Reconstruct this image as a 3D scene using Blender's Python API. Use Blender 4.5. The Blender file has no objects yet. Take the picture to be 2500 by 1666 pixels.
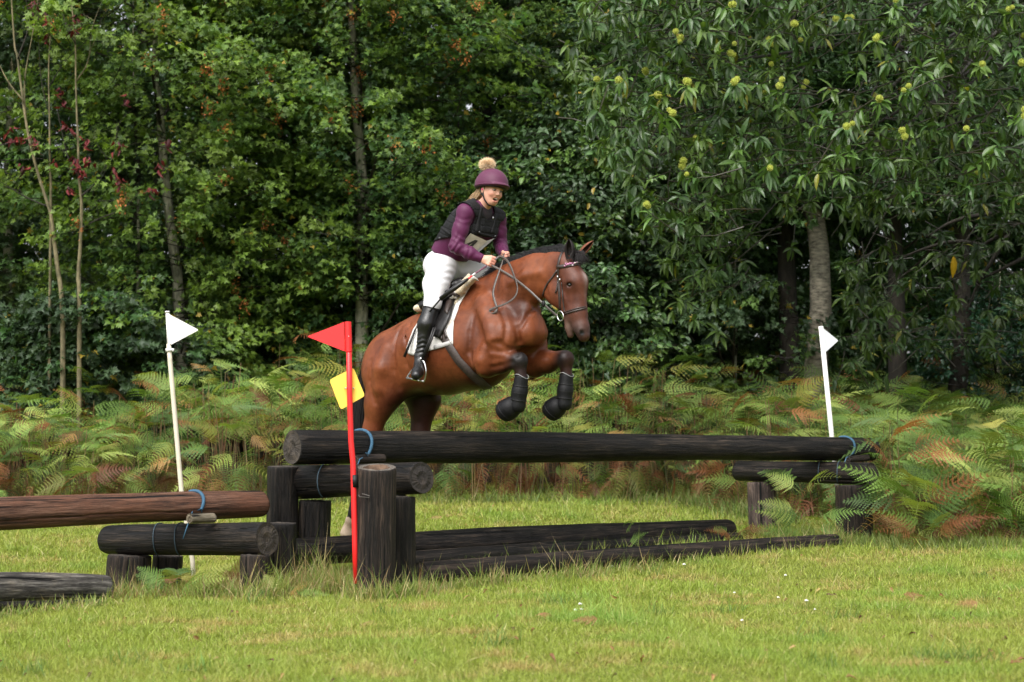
import bpy, bmesh, math, random, os
import numpy as np
from mathutils import Vector, Matrix, Quaternion
from mathutils.bvhtree import BVHTree

# ------------------------------------------------------------------ camera, world, sun, exposure
scene = bpy.context.scene
COL = scene.collection
FPX, WPX, HPX = 4200.0, 2500.0, 1666.0
CAMZ, HORIZON = 0.85, 1117.0
PITCH = math.atan((HORIZON - HPX / 2) / FPX)
cd = bpy.data.cameras.new("camera")
cd.sensor_fit = 'HORIZONTAL'; cd.sensor_width = 36.0
cd.lens = FPX / WPX * 36.0
cd.clip_start = 0.1; cd.clip_end = 2000
cd.dof.use_dof = True; cd.dof.focus_distance = 12.6; cd.dof.aperture_fstop = 3.6
cam = bpy.data.objects.new("camera", cd); COL.objects.link(cam)
cam.location = (0, 0, CAMZ); cam.rotation_euler = (math.pi / 2 + PITCH, 0, 0)
scene.camera = cam
scene.render.engine = 'CYCLES'
scene.render.resolution_x = 1024; scene.render.resolution_y = 682
scene.view_settings.view_transform = 'Standard'
scene.view_settings.look = 'None'
scene.view_settings.gamma = 1.0
scene.view_settings.use_curve_mapping = False
scene.view_settings.exposure = 1.04
cy = scene.cycles
cy.max_bounces = 6; cy.diffuse_bounces = 4; cy.glossy_bounces = 2; cy.transmission_bounces = 3; cy.transparent_max_bounces = 8
cy.caustics_reflective = False; cy.caustics_refractive = False
cy.use_denoising = True
cy.sample_clamp_indirect = 4.0

SUN_EL, SUN_AZ = 52.0, 203.0          # azimuth clockwise from +Y (behind and left of the camera)
world = bpy.data.worlds.new("World"); scene.world = world; world.use_nodes = True
wn = world.node_tree.nodes; wl = world.node_tree.links
bgn = wn["Background"]; bgn.inputs["Strength"].default_value = 0.15
sky = wn.new("ShaderNodeTexSky"); sky.sky_type = 'NISHITA'; sky.sun_disc = False
sky.sun_elevation = math.radians(SUN_EL); sky.sun_rotation = math.radians(SUN_AZ)
sky.air_density = 1.0; sky.dust_density = 6.0; sky.ozone_density = 1.0
hs = wn.new("ShaderNodeHueSaturation"); hs.inputs["Saturation"].default_value = 0.22
wl.new(sky.outputs[0], hs.inputs["Color"]); wl.new(hs.outputs[0], bgn.inputs["Color"])
sd = bpy.data.lights.new("sun", 'SUN'); sd.energy = 0.8; sd.angle = math.radians(90); sd.color = (1.0, 0.97, 0.92)
sun = bpy.data.objects.new("sun", sd); COL.objects.link(sun)
_el, _az = math.radians(SUN_EL), math.radians(SUN_AZ)
_sv = Vector((math.sin(_az) * math.cos(_el), math.cos(_az) * math.cos(_el), math.sin(_el)))
sun.rotation_euler = (-_sv).to_track_quat('-Z', 'Y').to_euler()
sun.location = (-4, -4, 12)

# ------------------------------------------------------------------ placing helpers (photo pixel -> point in the world)
_cp, _sp = math.cos(PITCH), math.sin(PITCH)
def ray(px, py):
    x, u = (px - WPX / 2) / FPX, (HPX / 2 - py) / FPX
    return np.array([x, _cp - u * _sp, _sp + u * _cp])
CAMP = np.array([0, 0, CAMZ])
def at(px, py, Y):
    r = ray(px, py)
    return CAMP + r * (Y / r[1])
def ground_z(x, y):
    x = np.asarray(x, float); y = np.asarray(y, float)
    h = np.where(y > 12, 0.04 * (np.minimum(y, 40) - 12), 0.0)
    h = h + np.where(y > 20, 0.085 * (y - 20), 0.0) - np.where(y > 30, 0.085 * (y - 30), 0)
    h = h + 0.022 * np.minimum(x, 0) * np.clip((18 - y) / 4, 0, 1)
    h = h + 0.012 * np.sin(x * 1.7 + y * .6) * np.sin(y * 1.3 - x * .4) + 0.02 * np.sin(x * .5 + 1) * np.sin(y * .45)
    return h
def gxy(px, Y):
    x = ray(px, 800)[0] / ray(px, 800)[1] * Y
    return x, Y

# ------------------------------------------------------------------ object helpers
def props(o, label=None, cat=None, group=None, kind=None):
    if label: o['label'] = label
    if cat: o['category'] = cat
    if group: o['group'] = group
    if kind: o['kind'] = kind
    return o
def thing(name, label, cat, loc=(0, 0, 0), group=None, rotz=0.0):
    o = bpy.data.objects.new(name, None); COL.objects.link(o)
    o.location = loc; o.rotation_euler = (0, 0, rotz); o.empty_display_size = 0.1
    return props(o, label, cat, group)
def link_mesh(name, me, mats, parent=None, smooth=True):
    for m in (mats if isinstance(mats, (list, tuple)) else [mats]): me.materials.append(m)
    if len(me.polygons):
        me.polygons.foreach_set("use_smooth", np.full(len(me.polygons), bool(smooth), dtype=bool))
    o = bpy.data.objects.new(name, me); COL.objects.link(o)
    if parent is not None: o.parent = parent
    return o
def mesh_from(name, V, F, cols=None, matidx=None, attr="Col"):
    """V (n,3); F list of lists or an (m,k) array"""
    me = bpy.data.meshes.new(name)
    V = np.asarray(V, dtype=np.float32)
    if isinstance(F, np.ndarray):
        k = F.shape[1]; m = len(F)
        loops = F.reshape(-1).astype(np.int32)
        starts = np.arange(0, m * k, k, dtype=np.int32); tot = np.full(m, k, dtype=np.int32)
    else:
        tot = np.array([len(f) for f in F], dtype=np.int32); m = len(tot)
        loops = np.concatenate([np.asarray(f, dtype=np.int32) for f in F]); starts = np.concatenate([[0], np.cumsum(tot)[:-1]]).astype(np.int32)
    me.vertices.add(len(V)); me.vertices.foreach_set("co", V.reshape(-1))
    me.loops.add(len(loops)); me.loops.foreach_set("vertex_index", loops)
    me.polygons.add(m); me.polygons.foreach_set("loop_start", starts); me.polygons.foreach_set("loop_total", tot)
    if matidx is not None: me.polygons.foreach_set("material_index", np.asarray(matidx, dtype=np.int32))
    me.update(calc_edges=True)
    if cols is not None:
        a = me.color_attributes.new(attr, 'FLOAT_COLOR', 'POINT')
        c = np.ones((len(V), 4), dtype=np.float32); c[:, :3] = cols
        a.data.foreach_set("color", c.reshape(-1))
    return me
class MB:
    """collects shapes into one mesh"""
    def __init__(s): s.V = []; s.F = []; s.n = 0; s.M = []; s.C = []
    def add(s, V, F, m=0, c=(1, 1, 1)):
        V = np.asarray(V, float); s.V.append(V); s.F += [[i + s.n for i in f] for f in F]; s.M += [m] * len(F)
        c = np.asarray(c, float); s.C.append(np.broadcast_to(c, (len(V), 3))); s.n += len(V)
    def tube(s, pts, rad, seg=8, m=0, cap=True, c=(1, 1, 1)):
        P = [np.asarray(p, float) for p in pts]; n = len(P)
        rad = [rad] * n if np.isscalar(rad) else rad
        up = None; rings = []
        for i in range(n):
            t = P[min(i + 1, n - 1)] - P[max(i - 1, 0)]; t = t / (np.linalg.norm(t) + 1e-9)
            if up is None:
                up = np.cross(t, [0.3, 0.9, 0.2]); up /= np.linalg.norm(up)
            up = up - t * up.dot(t); up /= np.linalg.norm(up) + 1e-9
            s2 = np.cross(t, up)
            an = np.linspace(0, 2 * np.pi, seg, endpoint=False)
            rings.append(P[i] + rad[i] * (np.cos(an)[:, None] * up + np.sin(an)[:, None] * s2))
        V = np.concatenate(rings); F = []
        for i in range(n - 1):
            for j in range(seg):
                a, b = i * seg + j, i * seg + (j + 1) % seg
                F.append([a, b, b + seg, a + seg])
        if cap: F.append(list(range(seg))[::-1]); F.append([(n - 1) * seg + j for j in range(seg)])
        s.add(V, F, m, c); return s
    def ribbon(s, pts, nrm, w, t, m=0, c=(1, 1, 1)):
        """flat strap of width w, thickness t; nrm is the face normal at each point"""
        P = np.asarray(pts, float); N = np.asarray(nrm, float); n = len(P)
        w = np.broadcast_to(np.asarray(w, float), (n,))
        V = []
        for i in range(n):
            d = P[min(i + 1, n - 1)] - P[max(i - 1, 0)]; d /= np.linalg.norm(d) + 1e-9
            nn = N[i] - d * N[i].dot(d); nn /= np.linalg.norm(nn) + 1e-9
            sd_ = np.cross(d, nn)
            a = sd_ * w[i] / 2
            V += [P[i] - a - nn * t / 2, P[i] - a * .96 + nn * t / 2, P[i] + a * .96 + nn * t / 2, P[i] + a - nn * t / 2]
        F = [[0, 1, 2, 3]]
        for i in range(n - 1):
            for j in range(4):
                a, b = i * 4 + j, i * 4 + (j + 1) % 4
                F.append([a, a + 4, b + 4, b])
        F.append([(n - 1) * 4 + j for j in (3, 2, 1, 0)])
        s.add(V, F, m, c); return s
    def sphere(s, c, r, nu=12, nv=8, m=0, col=(1, 1, 1), R=None):
        r = np.broadcast_to(np.asarray(r, float), (3,)); V = []; F = []
        for i in range(nv + 1):
            th = np.pi * i / nv
            for j in range(nu):
                ph = 2 * np.pi * j / nu
                V.append([np.sin(th) * np.cos(ph), np.sin(th) * np.sin(ph), np.cos(th)])
        V = np.array(V) * r
        if R is not None: V = V @ np.asarray(R).T
        V = V + np.asarray(c, float)
        for i in range(nv):
            for j in range(nu):
                a, b = i * nu + j, i * nu + (j + 1) % nu
                F.append([a, a + nu, b + nu, b])
        s.add(V, F, m, col); return s
    def prism(s, poly, off, m=0, c=(1, 1, 1)):
        """poly (n,3) flat outline, off = thickness vector"""
        P = np.asarray(poly, float); n = len(P); off = np.asarray(off, float)
        V = np.concatenate([P - off / 2, P + off / 2])
        F = [list(range(n))[::-1], [n + i for i in range(n)]] + [[i, (i + 1) % n, n + (i + 1) % n, n + i] for i in range(n)]
        s.add(V, F, m, c); return s
    def build(s, name, mats, parent=None, smooth=True, rel=None):
        V = np.concatenate(s.V)
        if rel is not None: V = V - np.asarray(rel, float)
        me = mesh_from(name, V, s.F, np.concatenate(s.C), s.M)
        return link_mesh(name, me, mats, parent, smooth)

# ------------------------------------------------------------------ materials
def newmat(name):
    m = bpy.data.materials.new(name); m.use_nodes = True
    nt = m.node_tree; return m, nt, nt.nodes["Principled BSDF"]
def N(nt, t, **kw):
    n = nt.nodes.new(t)
    for k, v in kw.items():
        if k in n.inputs: n.inputs[k].default_value = v
        else: setattr(n, k, v)
    return n
def ramp(nt, fac, stops):
    r = nt.nodes.new("ShaderNodeValToRGB"); e = r.color_ramp.elements
    while len(e) < len(stops): e.new(0.5)
    for i, (p, c) in enumerate(stops):
        e[i].position = p; e[i].color = (*c, 1) if len(c) == 3 else c
    nt.links.new(fac, r.inputs[0]); return r
def mixc(nt, fac, a, b, mode='MIX'):
    m = nt.nodes.new("ShaderNodeMix"); m.data_type = 'RGBA'; m.blend_type = mode
    for s_, v in ((0, fac), (6, a), (7, b)):
        if isinstance(v, bpy.types.NodeSocket): nt.links.new(v, m.inputs[s_])
        else: m.inputs[s_].default_value = v if s_ == 0 else (*v, 1)
    return m.outputs[2]
def coords(nt, scale=(1, 1, 1), kind="Object"):
    tc = nt.nodes.new("ShaderNodeTexCoord"); mp = nt.nodes.new("ShaderNodeMapping")
    mp.inputs["Scale"].default_value = scale; nt.links.new(tc.outputs[kind], mp.inputs[0]); return mp.outputs[0]
def noise(nt, vec, scale, detail=4, rough=.6, dist=0.0):
    n = nt.nodes.new("ShaderNodeTexNoise"); n.inputs["Scale"].default_value = scale; n.inputs["Detail"].default_value = detail
    n.inputs["Roughness"].default_value = rough; n.inputs["Distortion"].default_value = dist
    if vec is not None: nt.links.new(vec, n.inputs["Vector"])
    return n.outputs["Fac"]
def bump(nt, bsdf, h, strength=.3, dist=.01):
    b = nt.nodes.new("ShaderNodeBump"); b.inputs["Strength"].default_value = strength; b.inputs["Distance"].default_value = dist
    nt.links.new(h, b.inputs["Height"]); nt.links.new(b.outputs[0], bsdf.inputs["Normal"]); return b
def simple(name, col, rough=.5, spec=.5, metal=0.0, nscale=30, namt=.15, bstr=.15, bdist=.004, stretch=(1, 1, 1), sheen=0.0, dirt=None):
    m, nt, b = newmat(name)
    v = coords(nt, stretch); f = noise(nt, v, nscale)
    c2 = tuple(min(1, x * (1 + namt)) for x in col); c1 = tuple(x * (1 - namt) for x in col)
    r = ramp(nt, f, [(.3, c1), (.7, c2)]); out = r.outputs[0]
    if dirt:
        f2 = noise(nt, coords(nt), 9, 6, .7); r2 = ramp(nt, f2, [(.52, (0, 0, 0)), (.68, (1, 1, 1))])
        out = mixc(nt, r2.outputs[0], out, dirt)
    nt.links.new(out, b.inputs["Base Color"])
    b.inputs["Roughness"].default_value = rough; b.inputs["Metallic"].default_value = metal
    b.inputs["Specular IOR Level"].default_value = spec
    if sheen: b.inputs["Sheen Weight"].default_value = sheen
    if bstr: bump(nt, b, f, bstr, bdist)
    return m
def attr_mat(name, rough=.5, spec=.5, transl=0.0, nscale=0, namt=.2, bstr=0, bdist=.003, stretch=(1, 1, 1), sheen=0.0):
    m, nt, b = newmat(name)
    a = nt.nodes.new("ShaderNodeAttribute"); a.attribute_name = "Col"; out = a.outputs["Color"]
    if nscale:
        f = noise(nt, coords(nt, stretch), nscale, 5)
        r = ramp(nt, f, [(.25, (1 - namt,) * 3), (.75, (1 + namt,) * 3)]); out = mixc(nt, 1.0, out, r.outputs[0], 'MULTIPLY')
        if bstr: bump(nt, b, f, bstr, bdist)
    nt.links.new(out, b.inputs["Base Color"])
    b.inputs["Roughness"].default_value = rough; b.inputs["Specular IOR Level"].default_value = spec
    if sheen: b.inputs["Sheen Weight"].default_value = sheen
    if transl:
        t = nt.nodes.new("ShaderNodeBsdfTranslucent"); mx = nt.nodes.new("ShaderNodeMixShader"); mx.inputs[0].default_value = transl
        tint = mixc(nt, 1.0, out, (1.25, 1.3, .6), 'MULTIPLY')
        nt.links.new(tint, t.inputs["Color"]); nt.links.new(b.outputs[0], mx.inputs[1]); nt.links.new(t.outputs[0], mx.inputs[2])
        nt.links.new(mx.outputs[0], nt.nodes["Material Output"].inputs["Surface"])
    return m
def wood(name, dark, mid, light, wet=.5, warm=None):
    """weathered log: grain runs along the object's own Z"""
    m, nt, b = newmat(name)
    f = noise(nt, coords(nt, (1, 1, .05)), 46, 8, .7, .25); fine = noise(nt, coords(nt, (1, 1, .08)), 130, 4, .7, .2)
    crk = noise(nt, coords(nt, (1, 1, .035)), 17, 4, .55, .9)
    big = noise(nt, coords(nt, (1, 1, .45)), 5, 6, .68)
    g = nt.nodes.new("ShaderNodeMath"); g.operation = 'MULTIPLY_ADD'; nt.links.new(fine, g.inputs[0]); g.inputs[1].default_value = .5; nt.links.new(f, g.inputs[2])
    g2 = nt.nodes.new("ShaderNodeMath"); g2.operation = 'SUBTRACT'; nt.links.new(g.outputs[0], g2.inputs[0]); g2.inputs[1].default_value = .25; f = g2.outputs[0]
    c = ramp(nt, f, [(.34, dark), (.50, mid), (.66, light)]).outputs[0]
    if warm:
        br = ramp(nt, big, [(.40, (0, 0, 0)), (.60, (1, 1, 1))]); c = mixc(nt, br.outputs[0], c, warm)
        c = mixc(nt, .6, c, ramp(nt, f, [(.36, dark), (.64, warm)]).outputs[0])
    else:
        br = ramp(nt, big, [(.33, (.4, .4, .4)), (.5, (1, 1, 1)), (.68, (2.0, 1.85, 1.6))]); c = mixc(nt, 1.0, c, br.outputs[0], 'MULTIPLY')
    ck = ramp(nt, crk, [(.385, (0, 0, 0)), (.405, (1, 1, 1))]).outputs[0]
    c = mixc(nt, ck, (.002, .002, .002), c)
    nt.links.new(c, b.inputs["Base Color"])
    rr = ramp(nt, big, [(.3, (wet,) * 3), (.7, (min(1, wet + .35),) * 3)]); nt.links.new(rr.outputs[0], b.inputs["Roughness"])
    b.inputs["Specular IOR Level"].default_value = .2
    h = nt.nodes.new("ShaderNodeMath"); h.operation = 'MULTIPLY'; nt.links.new(ck, h.inputs[0]); nt.links.new(f, h.inputs[1])
    bump(nt, b, h.outputs[0], 1.0, .014)
    return m
def endgrain(name, dark, light):
    m, nt, b = newmat(name)
    w = nt.nodes.new("ShaderNodeTexWave"); w.wave_type = 'RINGS'; w.rings_direction = 'Z'
    w.inputs["Scale"].default_value = 22; w.inputs["Distortion"].default_value = 3; w.inputs["Detail"].default_value = 3
    nt.links.new(coords(nt, (1, 1, .1)), w.inputs["Vector"])
    big = noise(nt, coords(nt, (1, 1, 1)), 13, 6, .7)
    c = ramp(nt, w.outputs["Fac"], [(0, dark), (1, tuple(.6 * a + .4 * c_ for a, c_ in zip(dark, light)))]).outputs[0]
    c = mixc(nt, ramp(nt, big, [(.5, (0, 0, 0)), (.72, (1, 1, 1))]).outputs[0], c, light)
    nt.links.new(c, b.inputs["Base Color"]); b.inputs["Roughness"].default_value = .8
    bump(nt, b, big, .6, .01)
    return m
# ------------------------------------------------------------------ ground
rng = np.random.default_rng(7)
def build_ground():
    xs = np.concatenate([np.linspace(-300, -16, 12), np.linspace(-15, 15, 121), np.linspace(16, 300, 12)])
    ys = np.concatenate([np.linspace(-200, 0, 8), np.linspace(2, 40, 153), np.linspace(45, 500, 14)])
    X, Y = np.meshgrid(xs, ys, indexing='ij'); Z = ground_z(X, Y)
    V = np.stack([X, Y, Z], -1).reshape(-1, 3); ny = len(ys)
    i, j = np.meshgrid(np.arange(len(xs) - 1), np.arange(ny - 1), indexing='ij')
    a = (i * ny + j).reshape(-1); F = np.stack([a, a + ny, a + ny + 1, a + 1], -1)
    m, nt, b = newmat("turf_soil")
    v = coords(nt); n1 = noise(nt, v, 1.3, 5); n2 = noise(nt, v, 40, 6, .7)
    c = ramp(nt, n1, [(.35, (.085, .12, .016)), (.5, (.13, .16, .022)), (.68, (.19, .17, .045))]).outputs[0]
    c = mixc(nt, 1.0, c, ramp(nt, n2, [(.3, (.5, .5, .5)), (.7, (1.2, 1.2, 1.2))]).outputs[0], 'MULTIPLY')
    sep = nt.nodes.new("ShaderNodeSeparateXYZ"); nt.links.new(v, sep.inputs[0])
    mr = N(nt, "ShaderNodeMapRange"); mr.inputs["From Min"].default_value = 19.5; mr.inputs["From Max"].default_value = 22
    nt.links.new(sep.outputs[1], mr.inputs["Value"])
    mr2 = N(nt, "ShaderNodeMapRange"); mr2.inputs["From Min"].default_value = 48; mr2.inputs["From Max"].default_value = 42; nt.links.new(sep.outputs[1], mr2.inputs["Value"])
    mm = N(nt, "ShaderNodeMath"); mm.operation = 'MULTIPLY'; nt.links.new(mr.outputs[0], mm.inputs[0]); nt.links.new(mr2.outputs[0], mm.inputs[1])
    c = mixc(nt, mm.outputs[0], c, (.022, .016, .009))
    nt.links.new(c, b.inputs["Base Color"]); b.inputs["Roughness"].default_value = .95; b.inputs["Specular IOR Level"].default_value = .15
    bump(nt, b, n2, .6, .03)
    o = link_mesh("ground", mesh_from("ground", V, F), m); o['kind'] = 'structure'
build_ground()

# ------------------------------------------------------------------ logs
M_log = wood("wet_black_log", (.004, .0037, .0035), (.0095, .0078, .0068), (.036, .028, .022), .32)
M_rail = wood("tarred_rail", (.004, .0037, .0035), (.0085, .0072, .0063), (.034, .027, .022), .34)
M_post = wood("weathered_post", (.005, .0045, .004), (.018, .0135, .011), (.055, .040, .030), .48)
M_red = wood("reddish_log", (.014, .009, .007), (.085, .045, .030), (.23, .16, .12), .36, warm=(.165, .072, .042))
M_grey = wood("grey_log", (.02, .019, .018), (.085, .078, .07), (.24, .225, .20), .7)
M_brownp = wood("brown_post", (.02, .015, .013), (.07, .052, .045), (.16, .12, .10), .7)
M_end = endgrain("log_end", (.016, .013, .011), (.085, .066, .045))
M_end_dark = endgrain("dark_log_end", (.011, .009, .008), (.045, .032, .024))
M_paleW = wood("pale_wedge", (.06, .05, .035), (.16, .135, .095), (.30, .26, .19), .5)
M_paleE = endgrain("pale_wedge_end", (.10, .08, .055), (.22, .18, .12))
M_pale_end = endgrain("weathered_post_top", (.06, .05, .04), (.17, .15, .12))
M_hollow = simple("rotten_core", (.16, .10, .065), .9, nscale=40, namt=.5, bstr=.7, bdist=.01)
def log(name, p0, p1, r0, r1, mats, parent=None, seg=72, rings=26, seed=0, bend=0.0, hollow=False, tilt0=0.0, slope=0.0, crackj=20, flat=0.0, label=None):
    """a tree log from p0 to p1, its own Z along the grain; base at p0"""
    p0, p1 = np.asarray(p0, float), np.asarray(p1, float)
    L = np.linalg.norm(p1 - p0); rs = np.random.default_rng(seed)
    ph = rs.uniform(0, 6.28, 8); an = np.linspace(0, 2 * np.pi, seg, endpoint=False)
    V = []; F = []; Mi = []
    zs = np.concatenate([[0, .012], np.linspace(.04, L - .04, rings), [L - .012, L]]) if L > .2 else np.linspace(0, L, rings)
    for k, z in enumerate(zs):
        t = z / L; r = r0 + (r1 - r0) * t
        edge = .965 if k in (0, len(zs) - 1) else (.993 if k in (1, len(zs) - 2) else 1)
        w = 1 + .028 * np.sin(an * 2 + ph[0] + z * .9) + .020 * np.sin(an * 3 + ph[1] - z * 1.3) + .018 * math.sin(z * 2.1 + ph[6]) + .012 * math.sin(z * 5.3 + ph[7]) + .008 * np.sin(an * 7 + ph[2] + z * .3)
        w = w + .006 * np.sin(z * 11 + ph[3] + 2 * np.sin(an))
        rr = r * w * edge
        for q_ in range(3):       # drying cracks along the grain
            j0 = int(ph[q_ + 2] / 6.2832 * seg) % seg; a_, b_ = sorted(((ph[q_] * 1.7) % 1.0, (ph[q_ + 1] * 2.3) % 1.0))
            if q_ == 0 and hollow: j0, a_, b_ = crackj, 0, 1.1
            if a_ - .05 < t < b_ + .25: jj = (j0 + int(1.6 * math.sin(z * 3 + q_))) % seg; rr[jj] *= .90 if q_ < 2 else .95
        bx = bend * math.sin(math.pi * t)
        zz = z + tilt0 * np.cos(an) * r * (1 if k < 3 else 0)
        V.append(np.stack([np.cos(an) * rr + bx, np.sin(an) * rr, np.broadcast_to(zz, an.shape)], -1))
    n = len(zs)
    for i in range(n - 1):
        for j in range(seg):
            a, b = i * seg + j, i * seg + (j + 1) % seg; F.append([a, b, b + seg, a + seg]); Mi.append(0)
    V = list(np.concatenate(V)); 
    for end, base in ((0, 0), (1, (n - 1) * seg)):
        ring = list(range(base, base + seg)); zc = zs[0] if end == 0 else zs[-1]; R_ = (r0 if end == 0 else r1)
        prev = ring
        steps = [(.72, .0, 1), (.68, -.12, 2), (.5, -.28, 2)] if (hollow and end) else [(.8, -.004, 1), (.45, .003, 1), (.2, -.004, 1)]
        for fr, dz, mi in steps:
            st = len(V); wob = 1 + .07 * np.sin(an * 3 + ph[4]) + .06 * np.sin(an * 5 + ph[5]) if hollow and end else np.ones(seg)
            for j in range(seg):
                V.append(np.array([math.cos(an[j]) * R_ * .965 * fr * wob[j], math.sin(an[j]) * R_ * .965 * fr * wob[j], zc + dz * (1 if end else -1) + rs.normal(0, .0015)]))
            cur = list(range(st, st + seg))
            for j in range(seg):
                q = [prev[j], prev[(j + 1) % seg], cur[(j + 1) % seg], cur[j]]
                F.append(q if end else q[::-1]); Mi.append(mi)
            prev = cur
        F.append(prev if end else prev[::-1]); Mi.append(2 if (hollow and end) else 1)
    V = np.array(V)
    if slope:      # top sawn at a slant, lower on the side of the rider's approach
        dl_ = np.array(Vector(p1 - p0).to_track_quat('Z', 'X').inverted() @ Vector((0, -1, 0))); w_ = np.clip((V[:, 2] - L * .6) / (L * .4), 0, 1.05); V[:, 2] -= w_ * slope * (V[:, :2] @ dl_[:2])
    me = mesh_from(name, V, F, None, Mi)
    o = link_mesh(name, me, list(mats) + [M_hollow], parent)
    o.rotation_mode = 'QUATERNION'; q = Vector(p1 - p0).to_track_quat('Z', 'X'); o.rotation_quaternion = q
    base = np.asarray(parent.location) if parent is not None else np.zeros(3)
    o.location = p0 - base
    if label: o['label'] = label
    me.polygons.foreach_set("use_smooth", np.array([mi == 0 for mi in Mi], dtype=bool))
    return o
def gpost(name, px, Y, ytop, r, mats, parent, seed, sink=.25, **kw):
    x, y = gxy(px, Y); top = at(px, ytop, Y); g = float(ground_z(x, y))
    return log(name, (x, y, g - sink), (top[0] + .006 * (seed % 3 - 1), y, top[2]), r * 1.03, r, mats, parent, seed=seed, rings=14, **kw)
M_rope = simple("blue_rope", (.03, .095, .16), .7, nscale=200, namt=.3, bstr=.5, stretch=(1, 1, 1))
M_cord = simple("dark_cord", (.03, .055, .075), .7, nscale=200, namt=.3)
def perp(d):
    d = d / np.linalg.norm(d); u = np.cross(d, [0, 0, 1]); u /= np.linalg.norm(u); return u, np.cross(u, d)
def rope_loop(name, c, d, r, parent, a0, a1, mat, thick=.011, coil=True, tail=None):
    """rope lying over a log of axis d round the point c, from angle a0 to a1 (0 = towards the camera side, 90 = top)"""
    u, w = perp(d); u = u if u[1] < 0 else -u; w = np.array([0, 0, 1.0]) - d * d[2] / max(1e-9, d.dot(d)) 
    w /= np.linalg.norm(w)
    an = np.radians(np.linspace(a0, a1, 60)); d_ = d / np.linalg.norm(d)
    path = [c + (r + thick * .75) * (math.cos(a) * u + math.sin(a) * w) + d_ * .035 * math.sin((a - an[0]) * 1.4) for a in an]
    mb = MB()
    if coil:
        pts = []
        for i in range(len(path) * 5):
            f = i / 5; k = min(int(f), len(path) - 2); p = path[k] + (path[k + 1] - path[k]) * (f - k)
            t = path[k + 1] - path[k]; t /= np.linalg.norm(t); s1 = d_ - t * d_.dot(t); s1 /= np.linalg.norm(s1); s2 = np.cross(t, s1)
            ph = i * .95
            pts.append(p + thick * .62 * (math.cos(ph) * s1 + math.sin(ph) * s2))
        mb.tube(pts, thick * .5, 6); mb.tube(path, thick * .55, 6)
    else: mb.tube(path, thick * .5, 6)
    if tail is not None:
        for tl in tail: mb.tube([path[0]] + [np.asarray(q, float) for q in tl], thick * .34, 6)
    return mb.build(name, mat, parent, rel=parent.location)

D_R = np.array([math.cos(math.radians(40)), math.sin(math.radians(40)), 0.0])
U_R = np.array([math.sin(math.radians(40)), -math.cos(math.radians(40)), 0.0])
# ---- the big jump the horse clears
rA, rB = at(713, 1093, 12.0), at(2128, 1098, 16.07)
jump = thing("log_jump", "large black log jump under the horse, long rail tied across crossbeams on stout posts", "horse jump", (*(at(890, 1300, 11.6)[:2]), 0.0))
log("rail", rA, rB, .119, .107, (M_rail, M_end), jump, seg=84, rings=120, seed=3, bend=.012, tilt0=.0)
dr = (rB - rA) / np.linalg.norm(rB - rA)
b1a, b1b = at(690, 1178, 12.64), at(1030, 1167, 11.35)
log("crossbeam", b1a, b1b, .128, .103, (M_log, M_end_dark), jump, seed=5, rings=40)
b2a, b2b = at(1803, 1150, 16.37), at(2128, 1157, 15.2)
log("crossbeam", b2a, b2b, .098, .10, (M_log, M_end_dark), jump, seed=6, rings=40)
gpost("post", 918, 11.05, 1141, .122, (M_post, M_pale_end, ), jump, 11, hollow=True, slope=.19)
gpost("post", 978, 11.42, 1213, .105, (M_log, M_end), jump, 12)
gpost("post", 691, 12.35, 1139, .114, (M_log, M_end), jump, 13, slope=.04)
gpost("post", 768, 12.42, 1222, .115, (M_log, M_end), jump, 14)
gpost("post", 1860, 16.2, 1177, .137, (M_brownp, M_end), jump, 15)
gpost("post", 2082, 15.35, 1185, .158, (M_post, M_end), jump, 16)
w0, w1 = at(868, 1123, 12.05), at(936, 1120, 12.22)
log("wedge", w0, w1, .034, .034, (M_post, M_end), jump, seed=21, rings=6)
w0, w1 = at(2070, 1122, 15.5), at(2118, 1118, 15.7)
log("wedge", w0, w1, .03, .03, (M_post, M_end), jump, seed=22, rings=6)
# iron staple on the tall near post
mb = MB(); s0 = at(876, 1209, 10.918); s1 = at(902, 1211, 10.922)
mb.tube([s0 + (0, .02, 0), s0, s0 + (0.004, 0, -.012), s1 + (0, 0, -.012), s1, at(884, 1206, 10.922)], .003, 6)
M_iron = simple("dull_iron", (.12, .11, .10), .55, metal=.7)
mb.build("staple", M_iron, jump, rel=jump.location)
# ropes
def on_rail(px):
    # point of the rail axis seen in column px
    k = ray(px, 1090); kx = k[0] / k[1]; s = (kx * rA[1] - rA[0]) / (dr[0] - kx * dr[1]); return rA + dr * s
cR = on_rail(876)
q1 = at(888, 1095, float(cR[1] - .13)); 
rope_loop("rope", cR, dr, .119, jump, -22, 108, M_rope, .0115, True,
          [[at(878, 1122, 11.95), at(868, 1150, 11.9), at(862, 1185, 11.92)], [at(893, 1106, 12.0), at(899, 1114, 12.02)]])
cR2 = on_rail(2058)
rope_loop("rope", cR2, dr, .108, jump, -22, 108, M_rope, .0115, True, [[at(2066, 1118, 15.42), at(2057, 1143, 15.38), at(2052, 1160, 15.4)]])
ub = (b1b - b1a) / np.linalg.norm(b1b - b1a)
def on_line(a, d, px):
    k = ray(px, 1150); kx = k[0] / k[1]; s = (kx * a[1] - a[0]) / (d[0] - kx * d[1]); return a + d * s, s
c_, s_ = on_line(b1a, ub, 806); rope_loop("cord", c_, ub, .124, jump, -60, 120, M_cord, .009, False)
ub2 = (b2b - b2a) / np.linalg.norm(b2b - b2a)
for p_ in (2008, 2054):
    c_, s_ = on_line(b2a, ub2, p_); rope_loop("cord", c_, ub2, .1, jump, -60, 120, M_cord, .008, False)
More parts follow.
